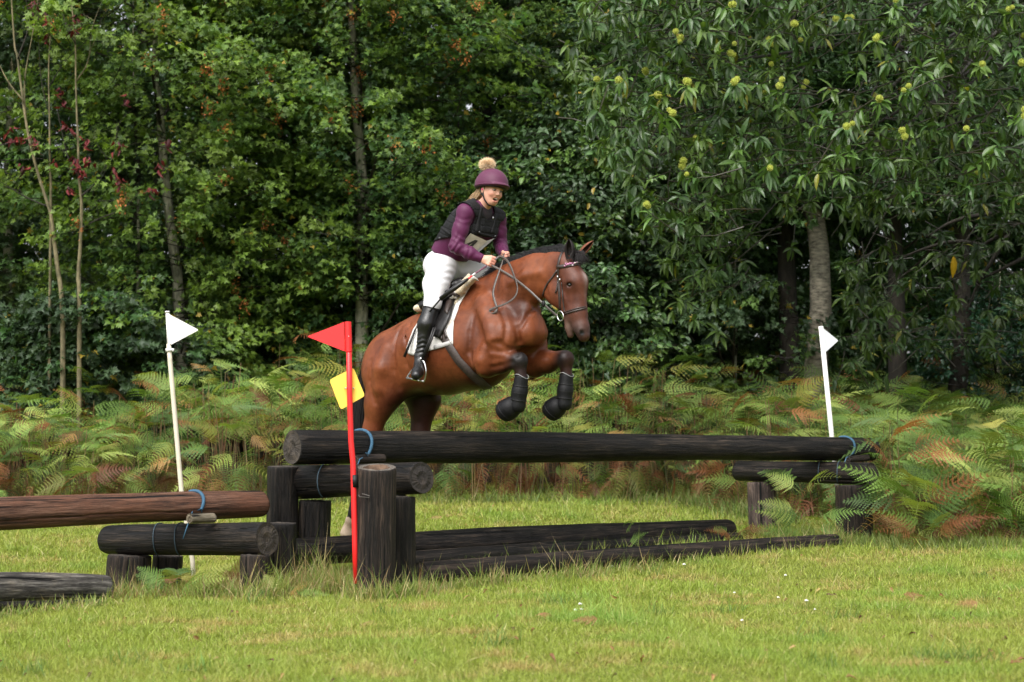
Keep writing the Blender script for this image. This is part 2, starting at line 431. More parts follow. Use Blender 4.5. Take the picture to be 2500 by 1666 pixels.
# ---- the smaller jump on the left
lA, lB = at(-260, 1268, 9.95), at(637, 1231, 12.0)
jl = thing("log_jump", "low log jump at the left edge, reddish rail resting on a short black beam", "horse jump", (*(at(450, 1300, 11.4)[:2]), 0.0))
log("rail", lA, lB, .103, .094, (M_red, M_end), jl, seg=84, rings=70, seed=8, bend=.01)
dl = (lB - lA) / np.linalg.norm(lB - lA)
lba, lbb = at(266, 1319, 12.05), at(653, 1316, 11.15)
log("crossbeam", lba, lbb, .106, .105, (M_log, M_end), jl, seed=9, rings=36)
gpost("post", 317, 11.85, 1356, .145, (M_post, M_end), jl, 31)
gpost("post", 408, 12.1, 1356, .10, (M_log, M_end), jl, 32)
gpost("post", 626, 11.15, 1355, .10, (M_post, M_end), jl, 33)
gpost("post", 690, 11.5, 1277, .088, (M_log, M_end), jl, 34)
log("wedge", at(462, 1266, 11.20), at(522, 1265, 11.36), .031, .031, (M_paleW, M_paleE), jl, seed=35, rings=6)
k = ray(468, 1200); kx = k[0] / k[1]; s = (kx * lA[1] - lA[0]) / (dl[0] - kx * dl[1]); cL = lA + dl * s
rope_loop("rope", cL, dl, .097, jl, -8, 108, M_rope, .0115, True,
          [[at(470, 1248, 11.45), at(458, 1282, 11.2), at(447, 1316, 11.2)], [at(493, 1252, 11.5)]])
ul = (lbb - lba) / np.linalg.norm(lbb - lba)
for p_ in (398, 450):
    c_, s_ = on_line(lba, ul, p_); rope_loop("cord", c_, ul, .106, jl, -70, 120, M_cord, .008, False)
# ---- logs lying on the ground
def glog(px0, py0, Y0, px1, py1, Y1, r0, r1, mats, label, seed, group="logs lying on the ground under the jumps", rings=60):
    o = log("ground_log", at(px0, py0, Y0), at(px1, py1, Y1), r0, r1, mats, None, seed=seed, rings=rings, bend=.008)
    props(o, label, "log", group)
glog(690, 1350, 11.85, 1778, 1294, 15.25, .098, .096, (M_log, M_end_dark), "thick black log under the big jump, topmost of the three at its foot", 41)
glog(955, 1374, 12.2, 1800, 1320, 15.0, .075, .070, (M_log, M_end_dark), "thin dark log wedged between the thick log and the muddy front log", 42)
glog(1026, 1400, 11.5, 2040, 1326, 14.6, .078, .072, (M_post, M_end), "low muddy log in front of the big jump, nearest the mown grass", 43)
glog(-30, 1436, 9.95, 258, 1436, 10.7, .084, .076, (M_grey, M_end), "split weathered grey log lying in the grass below the reddish rail", 44, rings=40)
mb = MB(); a_, b_ = at(-20, 1482, 9.7), at(250, 1474, 10.45)
log("timber_edging", a_, b_, .03, .026, (M_log, M_end), None, seed=45, rings=30)
props(bpy.data.objects["timber_edging"], "thin flat black timber half buried in front of the split grey log", "timber")

# ------------------------------------------------------------------ flags
M_white = simple("white_plastic", (.70, .69, .665), .45, nscale=14, namt=.04, bstr=0, dirt=(.62, .6, .52))
M_cream = simple("ivory_pipe", (.62, .57, .45), .4, nscale=14, namt=.06, bstr=.05, dirt=(.55, .5, .36))
M_redp = simple("red_plastic", (.72, .018, .02), .38, nscale=9, namt=.05, bstr=0)
M_yel = simple("yellow_plastic", (.95, .60, .075), .45, nscale=7, namt=.04, bstr=0)
M_steel = simple("bright_steel", (.6, .6, .6), .28, metal=1.0, bstr=.05)
M_blk = simple("black_rubber", (.007, .007, .007), .5, .3)
def round_tri(p, tip_r=.16, n=6):
    """outline a-b-tip with a rounded tip; p = three points, last is the tip"""
    a, b, t = [np.asarray(x, float) for x in p]
    u0 = t + (b - t) * tip_r * .45; u1 = t + (a - t) * tip_r * .45
    arc = []
    for i in range(n + 1):
        s = i / n; arc.append((1 - s) ** 2 * u0 + 2 * s * (1 - s) * t + s * s * u1)
    return [a, b] + arc
# white flag on the left, behind the reddish rail
Yf = 12.45
fl = thing("white_flag_pole", "white pole with white triangular flag standing behind the low reddish rail", "marker flag", (*at(474, 1440, Yf)[:2], float(ground_z(*at(474, 1440, Yf)[:2]))))
mb = MB(); top = at(409, 765, Yf); bot = at(475, 1452, Yf)
mid1 = at(415, 880, Yf); mid2 = at(443, 1200, Yf)
mb.tube([bot, at(470, 1370, Yf), mid2, mid1, at(412, 840, Yf)], .0172, 16); mb.build("pole", M_cream, fl, rel=fl.location)
mb = MB(); mb.tube([at(413, 850, Yf), top], .0138, 16); mb.build("upper_pole", M_white, fl, rel=fl.location)
mb = MB(); mb.tube([at(408.6, 764, Yf), at(408.4, 760, Yf)], .0172, 16); mb.build("cap", M_white, fl, rel=fl.location)
mb = MB(); mb.tube([at(413.2, 859, Yf), at(412.8, 851, Yf)], .026, 16)
cc = at(421.5, 855, Yf); mb.tube([cc + (0, 0, -.012), cc + (0, 0, .012)], .012, 12); mb.build("collar", M_white, fl, rel=fl.location)
mb = MB(); mb.prism(round_tri([at(418, 842, Yf - .012), at(412, 767, Yf - .012), at(486, 806, Yf - .012)]), (0, .004, 0))
mb.tube([at(414.5, 841, Yf), at(410.5, 768, Yf)], .0165, 14); mb.build("flag", M_white, fl, rel=fl.location, smooth=False)
# red flag with yellow board
Yr = 11.0
fr = thing("red_flag_pole", "red pole with red triangular flag and tilted yellow board, strapped to the hollow post", "marker flag", (*at(868, 1412, Yr)[:2], 0.0))
mb = MB(); mb.tube([at(869, 1425, Yr), at(866.5, 1330, Yr), at(862, 1130, Yr), at(857, 1078, Yr), at(853.5, 960, Yr), at(851, 800, Yr)], .0178, 18); mb.build("pole", M_redp, fr, rel=fr.location)
mb = MB(); mb.tube([at(849.6, 786, Yr), at(851.5, 859, Yr)], [.0215, .0225], 18)
mb.prism(round_tri([at(840, 786.5, Yr - .0), at(842, 858.5, Yr), at(749, 822, Yr)], .12), (0, .0045, 0)); mb.build("flag", M_redp, fr, rel=fr.location, smooth=False)
mb = MB(); mb.sphere(at(851.5, 821.5, Yr - .022), .004); mb.build("rivet", M_steel, fr, rel=fr.location)
def round_poly(ps, fr_=.1, n=4):
    out = []; ps = [np.asarray(p, float) for p in ps]; m_ = len(ps)
    for i in range(m_):
        p, a, b = ps[i], ps[i - 1], ps[(i + 1) % m_]
        u0, u1 = p + (a - p) * fr_, p + (b - p) * fr_
        for j in range(n + 1):
            s = j / n; out.append((1 - s) ** 2 * u0 + 2 * s * (1 - s) * p + s * s * u1)
    return out
mb = MB(); Yb = Yr + .03
mb.prism(round_poly([at(804, 928, Yb), at(863, 898, Yb), at(891, 967, Yb), at(832, 1001, Yb)]), (0, .004, 0)); bd = mb.build("board", M_yel, fr, rel=fr.location, smooth=False)
bd['label'] = "blank square yellow board tilted behind the red pole"
mb = MB()
for dx in (-13, 13): mb.tube([at(847 + dx * .42 + 5, 948, Yr + .035), at(847 + dx * .42 + 5, 948, Yr + .01)], .003, 8)
mb.tube([at(842, 948, Yr + .026), at(842, 948, Yr - .004), at(846, 948, Yr - .02)], .0035, 8)
mb.tube([at(864, 948, Yr + .026), at(863, 948, Yr - .002)], .0035, 8); mb.build("clamp_bolt", M_steel, fr, rel=fr.location)
mb = MB(); mb.tube([at(866, 1160, Yr + .0), at(867, 1190, Yr)], [.022, .022], 16)
mb.prism([at(863, 1160, Yr + .005), at(874, 1160, Yr + .03), at(874, 1190, Yr + .03), at(863, 1190, Yr + .005)], (0, .012, 0)); mb.build("strap", M_blk, fr, rel=fr.location)
# white flag on the right
Yw = 16.0
fw = thing("white_flag_pole", "leaning white pole with small pale triangular flag at the far end of the long rail", "marker flag", (*at(2045, 1250, Yw)[:2], float(ground_z(*at(2045, 1250, Yw)[:2]))))
mb = MB(); mb.tube([at(2056, 1290, Yw), at(2031, 1070, Yw), at(2004, 797, Yw)], .0225, 16); mb.build("pole", M_white, fw, rel=fw.location)
M_fl2 = simple("thin_grey_white_plastic", (.50, .52, .54), .4, nscale=10, namt=.05, bstr=0)
mb = MB(); mb.prism(round_tri([at(2016, 860, Yw), at(2010, 802, Yw), at(2047, 832, Yw)], .14), (0, .004, 0)); mb.build("flag", M_fl2, fw, rel=fw.location, smooth=False)
# ------------------------------------------------------------------ smooth solid modelling (distance fields -> one continuous mesh)
class SDF:
    def __init__(s, h): s.h = h; s.P = []
    def cone(s, p1, p2, r1, r2, k=.03, sb=1.0, op='+'):
        s.P.append(('c', np.array(p1, float), np.array(p2, float), r1, r2, k, sb, op)); return s
    def chain(s, pts, k=.03, sb=1.0, op='+'):
        for a, b in zip(pts[:-1], pts[1:]): s.cone(a[0], b[0], a[1], b[1], k, sb, op)
        return s
    def ell(s, c, r, R=None, k=.03, op='+'):
        s.P.append(('e', np.array(c, float), np.array(r, float), np.eye(3) if R is None else np.array(R, float), k, op)); return s
    def half(s, c, n, k=.004, op='-'):
        """cut away the side that n points to"""
        n = np.array(n, float); s.P.append(('h', np.array(c, float), n / np.linalg.norm(n), k, op)); return s
    def bbox(s):
        lo, hi = np.full(3, 1e9), np.full(3, -1e9)
        for p in s.P:
            if p[-1] != '+': continue
            if p[0] == 'c':
                for q, r in ((p[1], p[3]), (p[2], p[4])):
                    e = np.array([r, r * max(1, p[6]), r]); lo = np.minimum(lo, q - e); hi = np.maximum(hi, q + e)
            elif p[0] == 'e': e = max(p[2]); lo = np.minimum(lo, p[1] - e); hi = np.maximum(hi, p[1] + e)
        return lo - 4 * s.h, hi + 4 * s.h
    def field(s, like=None):
        lo, hi = s.bbox(); n = np.ceil((hi - lo) / s.h).astype(int) + 1
        if like is not None: lo, n = like.lo, like.n
        s.n = n
        F = np.full(n, .2, dtype=np.float32); s.lo = lo
        ax = [lo[i] + s.h * np.arange(n[i]) for i in range(3)]
        for p in s.P:
            if p[0] == 'h':
                c, nn, k, op = p[1:]
                d = (ax[0][:, None, None] - c[0]) * nn[0] + (ax[1][None, :, None] - c[1]) * nn[1] + (ax[2][None, None, :] - c[2]) * nn[2]
                F = np.maximum(F, d.astype(np.float32)); continue
            if p[0] == 'c':
                _, a, b, r1, r2, k, sb, op = p; e = max(r1, r2) * np.array([1, max(1, sb), 1]) + k + 3 * s.h; l, u = np.minimum(a, b) - e, np.maximum(a, b) + e
            else:
                _, c, r, R, k, op = p; e = max(r) + k + 3 * s.h; l, u = c - e, c + e
            i0 = np.clip(((l - lo) / s.h).astype(int), 0, n); i1 = np.clip(((u - lo) / s.h).astype(int) + 2, 0, n)
            if (i1 <= i0).any(): continue
            x = ax[0][i0[0]:i1[0]][:, None, None]; y = ax[1][i0[1]:i1[1]][None, :, None]; z = ax[2][i0[2]:i1[2]][None, None, :]
            if p[0] == 'c':
                ba = b - a; L2 = ba.dot(ba) + 1e-12
                t = np.clip(((x - a[0]) * ba[0] + (y - a[1]) * ba[1] + (z - a[2]) * ba[2]) / L2, 0, 1)
                d = np.sqrt((x - a[0] - t * ba[0]) ** 2 + ((y - a[1] - t * ba[1]) / sb) ** 2 + (z - a[2] - t * ba[2]) ** 2) - (r1 + (r2 - r1) * t)
            else:
                q = [((x - c[0]) * R[0, i] + (y - c[1]) * R[1, i] + (z - c[2]) * R[2, i]) for i in range(3)]
                k0 = np.sqrt(sum((q[i] / r[i]) ** 2 for i in range(3))); k1 = np.sqrt(sum((q[i] / r[i] ** 2) ** 2 for i in range(3))) + 1e-9
                d = k0 * (k0 - 1) / k1
            sl = F[i0[0]:i1[0], i0[1]:i1[1], i0[2]:i1[2]]; d = d.astype(np.float32)
            if op == '+':
                hh = np.clip(.5 + .5 * (sl - d) / k, 0, 1); r_ = sl + (d - sl) * hh - k * hh * (1 - hh)
            else:
                hh = np.clip(.5 + .5 * (-d - sl) / k, 0, 1); r_ = sl + (-d - sl) * hh + k * hh * (1 - hh)
            F[i0[0]:i1[0], i0[1]:i1[1], i0[2]:i1[2]] = r_
        return F
    def mesh(s, smooth=2, minus=None):
        F = s.field()
        if minus is not None: F = np.maximum(F, -minus.field(s))
        S = F < 0; n = F.shape
        cnt = np.zeros(tuple(i - 1 for i in n), dtype=np.int8)
        for c in np.ndindex(2, 2, 2): cnt += S[c[0]:n[0] - 1 + c[0], c[1]:n[1] - 1 + c[1], c[2]:n[2] - 1 + c[2]]
        act = (cnt > 0) & (cnt < 8); A = np.argwhere(act); idx = np.full(act.shape, -1, dtype=np.int32); idx[act] = np.arange(len(A))
        pos = np.zeros((len(A), 3)); num = np.zeros(len(A))
        for axs in range(3):
            for c in np.ndindex(2, 2):
                c0 = np.insert(np.array(c), axs, 0); c1 = np.insert(np.array(c), axs, 1)
                f0 = F[tuple((A + c0).T)]; f1 = F[tuple((A + c1).T)]; m = (f0 < 0) != (f1 < 0)
                t = np.where(m, f0 / np.where(m, f0 - f1, 1), 0)
                pos += m[:, None] * (c0 + t[:, None] * (c1 - c0)); num += m
        V = s.lo + s.h * (A + pos / num[:, None]); Q = []
        for axs in range(3):
            e = np.zeros(3, int); e[axs] = 1; o1, o2 = [i for i in range(3) if i != axs]
            a = S[tuple(slice(0, n[i] - e[i]) for i in range(3))]; b = S[tuple(slice(e[i], n[i]) for i in range(3))]
            pts = np.argwhere(a != b); pts = pts[(pts[:, o1] > 0) & (pts[:, o2] > 0) & (pts[:, o1] < n[o1] - 1) & (pts[:, o2] < n[o2] - 1)]
            e1 = np.zeros(3, int); e1[o1] = 1; e2 = np.zeros(3, int); e2[o2] = 1
            q = np.stack([idx[tuple((pts - d).T)] for d in (0 * e1, e1, e1 + e2, e2)], -1)
            ins = S[tuple(pts.T)]; flip = ins if axs != 1 else ~ins
            q = np.where(flip[:, None], q, q[:, ::-1]); Q.append(q)
        Q = np.concatenate(Q); Q = Q[(Q >= 0).all(1)]
        for _ in range(smooth):
            acc = np.zeros_like(V); w = np.zeros(len(V))
            for i in range(4):
                a, b = Q[:, i], Q[:, (i + 1) % 4]
                for k in range(3): acc[:, k] += np.bincount(a, V[b, k], len(V)) + np.bincount(b, V[a, k], len(V))
                w += np.bincount(a, minlength=len(V)) + np.bincount(b, minlength=len(V))
            V = V * .4 + .6 * acc / np.maximum(w, 1)[:, None]
        return V, Q
def vnormals(V, Q):
    nn = np.cross(V[Q[:, 2]] - V[Q[:, 0]], V[Q[:, 3]] - V[Q[:, 1]]); out = np.zeros_like(V)
    for i in range(4):
        for k in range(3): out[:, k] += np.bincount(Q[:, i], nn[:, k], len(V))
    return out / (np.linalg.norm(out, axis=1, keepdims=True) + 1e-12)
def bvh_of(V, Q): return BVHTree.FromPolygons([tuple(v) for v in V], [tuple(int(i) for i in q) for q in Q])

# ------------------------------------------------------------------ the horse's own frame: x forward, y to its left, z up
TH = math.radians(40)
OH = np.array([-.31, 13.0, 0.0])
RH = np.array([[math.cos(TH), math.sin(TH), 0], [-math.sin(TH), math.cos(TH), 0], [0, 0, 1]])
def tolocal(w): return (np.asarray(w, float) - OH) @ RH
def lray(px, py):
    return (CAMP - OH) @ RH, ray(px, py) @ RH
def H(px, py, b):
    o, d = lray(px, py); return o + d * ((b - o[1]) / d[1])
HZ = OH[2]
def hthing(name, label, cat, base, group=None):
    w = OH + RH @ np.asarray(base, float)
    return thing(name, label, cat, tuple(w), group, -TH)
def hpart(name, V, F, mats, parent, base, cols=None, smooth=True, matidx=None):
    me = mesh_from(name, np.asarray(V) - np.asarray(base, float), F, cols, matidx)
    return link_mesh(name, me, mats, parent, smooth)
def C(*a): return [(H(x, y, b), r) for x, y, b, r in a]
def sstep(x, a, b): t = np.clip((x - a) / (b - a), 0, 1); return t * t * (3 - 2 * t)
HB = H(1100, 900, 0) * [1, 1, 0] + [0, 0, .08]      # point on the ground under the horse

# ------------------------------------------------------------------ horse body
S = SDF(.0085)
S.chain(C((962, 893, 0, .255), (1030, 866, 0, .268), (1095, 858, 0, .305), (1165, 842, 0, .315)), .10, .93)
S.chain(C((1165, 842, 0, .315), (1235, 803, 0, .235)), .10, .88)
S.chain(C((960, 850, 0, .14), (1040, 812, 0, .12), (1115, 775, 0, .12), (1175, 722, 0, .11), (1205, 700, 0, .09)), .09, .9)   # spine and withers
S.chain(C((1185, 775, 0, .235), (1250, 712, 0, .195), (1300, 682, 0, .165), (1350, 662, 0, .13)), .07, .62)                     # neck
S.chain(C((1215, 700, 0, .085), (1262, 672, 0, .09), (1312, 653, 0, .085), (1362, 640, 0, .07)), .05, .7)                      # crest
S.cone(H(1290, 765, 0), H(1300, 812, 0), .085, .10, .06, 1.35)
for b_ in (-1, 1):
    S.chain(C((1185, 742, b_ * .12, .085), (1228, 812, b_ * .165, .12)), .06)                       # shoulder blade
    S.chain(C((950, 872, b_ * .13, .175), (932, 915, b_ * .155, .165)), .09, .8)                        # rump muscle
    S.ell(H(1010, 835, b_ * .2), (.10, .07, .08), k=.08)
    S.ell(H(1283, 812, b_ * .085), (.085, .08, .10), k=.05)                                            # breast
# head
HD = H(1385, 700, 0)
def FC(px, py, d, sg=-1):
    p = H(px, py, 0) + d * np.array([.62, -.78, 0]); return p * [1, -sg, 1]
S.cone(H(1358, 668, 0), H(1362, 708, 0), .10, .112, .04, .66)                        # poll to jowl
S.cone(H(1362, 708, 0), H(1386, 738, 0), .108, .088, .04, .60)
S.cone(H(1382, 645, 0), H(1405, 690, 0), .088, .092, .035, .95)                      # forehead
S.cone(H(1405, 690, 0), H(1409, 765, 0), .090, .078, .035, .78)                      # bridge of the nose
S.cone(H(1409, 765, 0), H(1419, 800, 0), .076, .060, .03, .88); S.cone(H(1419, 800, 0), H(1425, 820, 0), .060, .046, .02, 1.0)                      # muzzle
S.cone(H(1391, 770, 0), H(1391, 800, 0), .050, .036, .03, .9); S.cone(H(1391, 800, 0), H(1393, 818, 0), .034, .026, .015, .95)                       # chin
for b_ in (-1, 1):
    S.cone(FC(1384, 690, .062, b_), FC(1398, 690, .066, b_), .026, .026, .02)        # brow over the eye
    S.cone(FC(1376, 722, .062, b_), FC(1396, 758, .055, b_), .016, .012, .02)        # cheek ridge
    S.ell(FC(1418, 812, .052, b_), (.022, .022, .030), k=.02)
    S.ell(FC(1420, 815, .074, b_), (.022, .020, .026), k=.006, op='-')               # nostril
    S.ell(FC(1391, 698, .090, b_), (.024, .018, .015), k=.010, op='-')               # eye socket
for b_ in (-1, 1): S.chain([(FC(1388, 790, .060, b_), .006), (FC(1398, 810, .050, b_), .011), (FC(1407, 834, .040, b_), .016)], .008, op='-')
# front legs
def foreleg(b, pts):
    (sh, el, kn, f1, f2, ho) = pts
    S.chain([(H(*sh[:2], b), .12), (H(*el[:2], b * 1.12), .108)], .06)
    e = H(*el[:2], b * 1.12); k_ = H(*kn[:2], b); 
    S.chain([(e, el[2]), (e * .6 + k_ * .4 + np.array([0, 0, -.004]), .082), (e * .15 + k_ * .85, .056), (k_, .057)], .035)
    S.ell(k_, (.060, .056, .058), k=.02)
    S.chain([(k_, .05), (H(*f1[:2], b), .040), (H(*f2[:2], b), .040)], .025)
    S.chain([(H(*f2[:2], b), .044), (H(*ho[:2], b), .038)], .02)
foreleg(-.165, ((1228, 835), (1190, 884, .113), (1268, 881), (1273, 930), (1266, 990), (1246, 1003)))
foreleg(.165, ((1298, 838), (1306, 886, .10), (1381, 876), (1383, 925), (1379, 982), (1362, 998)))
def hoof(Sx, p, d, r=.062, k=.015):
    d = d / np.linalg.norm(d); Sx.cone(p, p + d * .055, r * .8, r, k)
for p_, q_ in ((H(1250, 1003, -.165), H(1238, 1006, -.165)), (H(1364, 996, .165), H(1352, 1001, .165))): S.cone(p_, q_, .046, .05, .015)
# hind legs
for b_, pts in ((-.17, ((945, 905, .175), (927, 985, .122), (909, 1050, .075), (893, 1112, .055))), (.165, ((985, 905, .17), (1035, 975, .135), (1026, 1052, .072), (1008, 1112, .055)))):
    S.chain([(H(x, y, b_), r) for x, y, r in pts], .05, .85)
    if b_ < 0: low = ((893, 1112, .058), (880, 1180, .038), (867, 1248, .038), (857, 1272, .040), (852, 1290, .033))
    else: low = ((1008, 1112, .058), (990, 1170, .038), (972, 1235, .038), (962, 1262, .040), (956, 1282, .033))
    S.chain([(H(x, y, b_), r) for x, y, r in low], .03)
    S.cone(H(low[0][0], low[0][1], b_), H(low[0][0] - 13, low[0][1] - 10, b_), .045, .03, .02)
    S.cone(H(low[4][0] - 1, low[4][1] - 2, b_), H(low[4][0] - 4, low[4][1] + 12, b_), .046, .058, .012)
S.cone(H(1000, 915, -.06), H(962, 962, -.15), .12, .085, .10)                                    # stifle fold
S.ell(H(1060, 922, 0), (.30, .20, .10), k=.1)
_S0 = SDF(.016); _S0.P = list(S.P); _v, _q = _S0.mesh(2); _B0 = bvh_of(_v, _q)
def groove(pts, r, depth=0.0, op='-', k=.03, both=True):
    P = []
    for x, y in pts:
        o, d = lray(x, y); dn = d / np.linalg.norm(d); loc, nor, i, ds = _B0.ray_cast(Vector(o), Vector(dn))
        if loc is None: continue
        nor = np.array(nor); nor = -nor if nor.dot(dn) > 0 else nor; P.append(np.array(loc) + nor * depth)
    for a, b in zip(P[:-1], P[1:]):
        S.cone(a, b, r, r, k, op=op)
        if both: S.cone(a * [1, -1, 1], b * [1, -1, 1], r, r, k, op=op)
groove([(1200, 712), (1220, 750), (1236, 795), (1232, 835)], .008, .004)
groove([(1158, 765), (1148, 810), (1146, 860), (1156, 900), (1170, 925)], .011, .004)
groove([(1186, 842), (1202, 835), (1220, 838), (1240, 852)], .010, .004)
groove([(1262, 800), (1268, 835), (1262, 868)], .010, .003, both=False)
groove([(1318, 745), (1290, 770), (1272, 800)], .009, .003)
groove([(978, 800), (962, 850), (962, 905), (974, 950)], .009, .003)
groove([(1000, 790), (990, 840), (992, 890)], .007, .004)
groove([(908, 880), (902, 930), (915, 985)], .007, .004)
groove([(1200, 898), (1225, 893), (1250, 884)], .007, .003)
groove([(1202, 866), (1232, 868)], .012, -.004, '+')
groove([(1180, 850), (1172, 880), (1178, 908)], .03, -.02, '+')
groove([(1248, 690), (1280, 672), (1315, 665)], .02, -.012, '+', .05)
groove([(1330, 690), (1338, 722), (1352, 748)], .007, .003)
groove([(1176, 760), (1190, 800), (1196, 830)], .03, -.018, '+', .05)
groove([(940, 850), (928, 900), (925, 950)], .03, -.018, '+', .06)
HV, HQ = S.mesh(2)
HN = vnormals(HV, HQ)
# coat colours
def pxy(V):
    W = OH + V @ RH.T; r = W - CAMP; u = r[:, 1] * _cp + r[:, 2] * _sp; v = -r[:, 1] * _sp + r[:, 2] * _cp
    return WPX / 2 + FPX * r[:, 0] / u, HPX / 2 - FPX * v / u
rs = np.random.default_rng(4)
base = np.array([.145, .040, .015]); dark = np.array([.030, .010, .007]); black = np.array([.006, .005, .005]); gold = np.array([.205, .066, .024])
def blob(V, c, r): return np.exp(-((np.linalg.norm((V - np.asarray(c)) / np.asarray(r), axis=1)) ** 2))
col = np.tile(base, (len(HV), 1))
def tint(w, c):
    global col
    col = col * (1 - w[:, None]) + np.asarray(c) * w[:, None]
swirl = .5 + .5 * np.sin(HV[:, 0] * 9 + 3 * np.sin(HV[:, 2] * 7 + HV[:, 1] * 5))
tint(.22 * swirl, gold)
zt = HV[:, 2]
# belly: shade painted into the coat colour; inner legs and breast tinted darker
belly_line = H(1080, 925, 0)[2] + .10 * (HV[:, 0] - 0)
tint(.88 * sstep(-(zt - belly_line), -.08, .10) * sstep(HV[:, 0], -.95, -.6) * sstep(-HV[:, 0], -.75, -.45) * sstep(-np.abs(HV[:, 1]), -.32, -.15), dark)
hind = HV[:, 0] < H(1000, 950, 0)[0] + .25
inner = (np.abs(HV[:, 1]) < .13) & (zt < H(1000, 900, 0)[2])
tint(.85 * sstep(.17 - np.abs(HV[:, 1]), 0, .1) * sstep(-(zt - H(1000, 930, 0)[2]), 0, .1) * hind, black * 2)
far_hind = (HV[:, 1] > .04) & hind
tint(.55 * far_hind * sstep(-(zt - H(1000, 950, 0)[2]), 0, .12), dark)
ft = (HV[:, 1] < -.02) & hind
legx = H(935, 1010, -.17)[0]
tint(.7 * sstep(-HV[:, 1], .02, .10) * sstep(-HV[:, 0], -H(1010, 950, 0)[0] - .25, -H(1010, 950, 0)[0]) * sstep(HV[:, 0] - legx, .0, .16) * sstep(-(zt - H(930, 950, 0)[2]), 0, .20), dark)
for b_, kx, ky in ((-.165, 1268, 881), (.165, 1381, 876)):
    k_ = H(kx, ky, b_); e_ = H(1190 if b_ < 0 else 1306, 885, b_)
    ax_ = (k_ - e_) / np.linalg.norm(k_ - e_); s_ = (HV - k_) @ ax_
    near = (np.abs(HV[:, 1] - b_) < .12) & (HV[:, 0] > e_[0] - .02) & (zt < k_[2] + .11)
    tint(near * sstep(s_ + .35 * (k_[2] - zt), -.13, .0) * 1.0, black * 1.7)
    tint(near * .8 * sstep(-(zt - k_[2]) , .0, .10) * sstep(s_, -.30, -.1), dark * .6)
tint(1.0 * (zt < H(900, 1100, -.17)[2]), black)
tint(.62 * blob(HV, H(1290, 762, 0), (.10, .3, .17)), dark)         # darker throat and lower neck
tint(.7 * blob(HV, H(1262, 775, -.05), (.07, .14, .22)), dark); tint(.5 * blob(HV, H(1140, 830, -.3), (.06, .2, .26)), dark)
tint(.9 * (zt < H(857, 1272, -.17)[2] + .03) * (HV[:, 1] < 0), (.34, .26, .19))
face = HV[:, 0] > H(1345, 700, 0)[0]
tint(.75 * sstep(HV[:, 0], H(1340, 700, 0)[0], H(1385, 700, 0)[0]), (.070, .025, .017))
tint(.9 * blob(HV, H(1418, 812, 0), (.11, .2, .085)), (.030, .024, .022))
tint(.6 * blob(HV, H(1392, 795, 0), (.05, .2, .08)), (.13, .088, .072))
for b_ in (-1, 1):
    tint(.9 * blob(HV, FC(1391, 698, .085, b_), (.034, .034, .024)), (.010, .008, .008))
    tint(1.0 * np.minimum(1, 1.5 * blob(HV, FC(1420, 815, .064, b_), (.020, .020, .020))), (.003, .003, .003))
tint(.8 * blob(HV, H(1428, 676, .0), (.03, .022, .045)) * (HN[:, 0] > .3), (.30, .24, .22))    # faint star
tint(.35 * blob(HV, H(1437, 715, .0), (.03, .016, .07)) * (HN[:, 0] > .3), (.28, .22, .2))
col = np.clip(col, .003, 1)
M_coat = attr_mat("bay_coat", .42, .24, nscale=30, namt=.17, bstr=.35, bdist=.007, sheen=.0)
_nt = M_coat.node_tree; _b = _nt.nodes["Principled BSDF"]; _src = _b.inputs["Base Color"].links[0].from_socket
_n2 = noise(_nt, coords(_nt, (1, 1, .6)), 6.5, 5, .62, .5); _r2 = ramp(_nt, _n2, [(.32, (.66, .62, .6)), (.5, (1, 1, 1)), (.68, (1.28, 1.32, 1.3))])
_nt.links.new(mixc(_nt, 1.0, _src, _r2.outputs[0], 'MULTIPLY'), _b.inputs["Base Color"])
_rr = ramp(_nt, _n2, [(.3, (.30,) * 3), (.7, (.52,) * 3)]); _nt.links.new(_rr.outputs[0], _b.inputs["Roughness"])
horse = hthing("horse", "bay horse with black mane and legs leaping the big log jump, forelegs tucked", "horse", HB)
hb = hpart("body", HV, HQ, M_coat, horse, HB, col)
HBVH = bvh_of(HV, HQ)
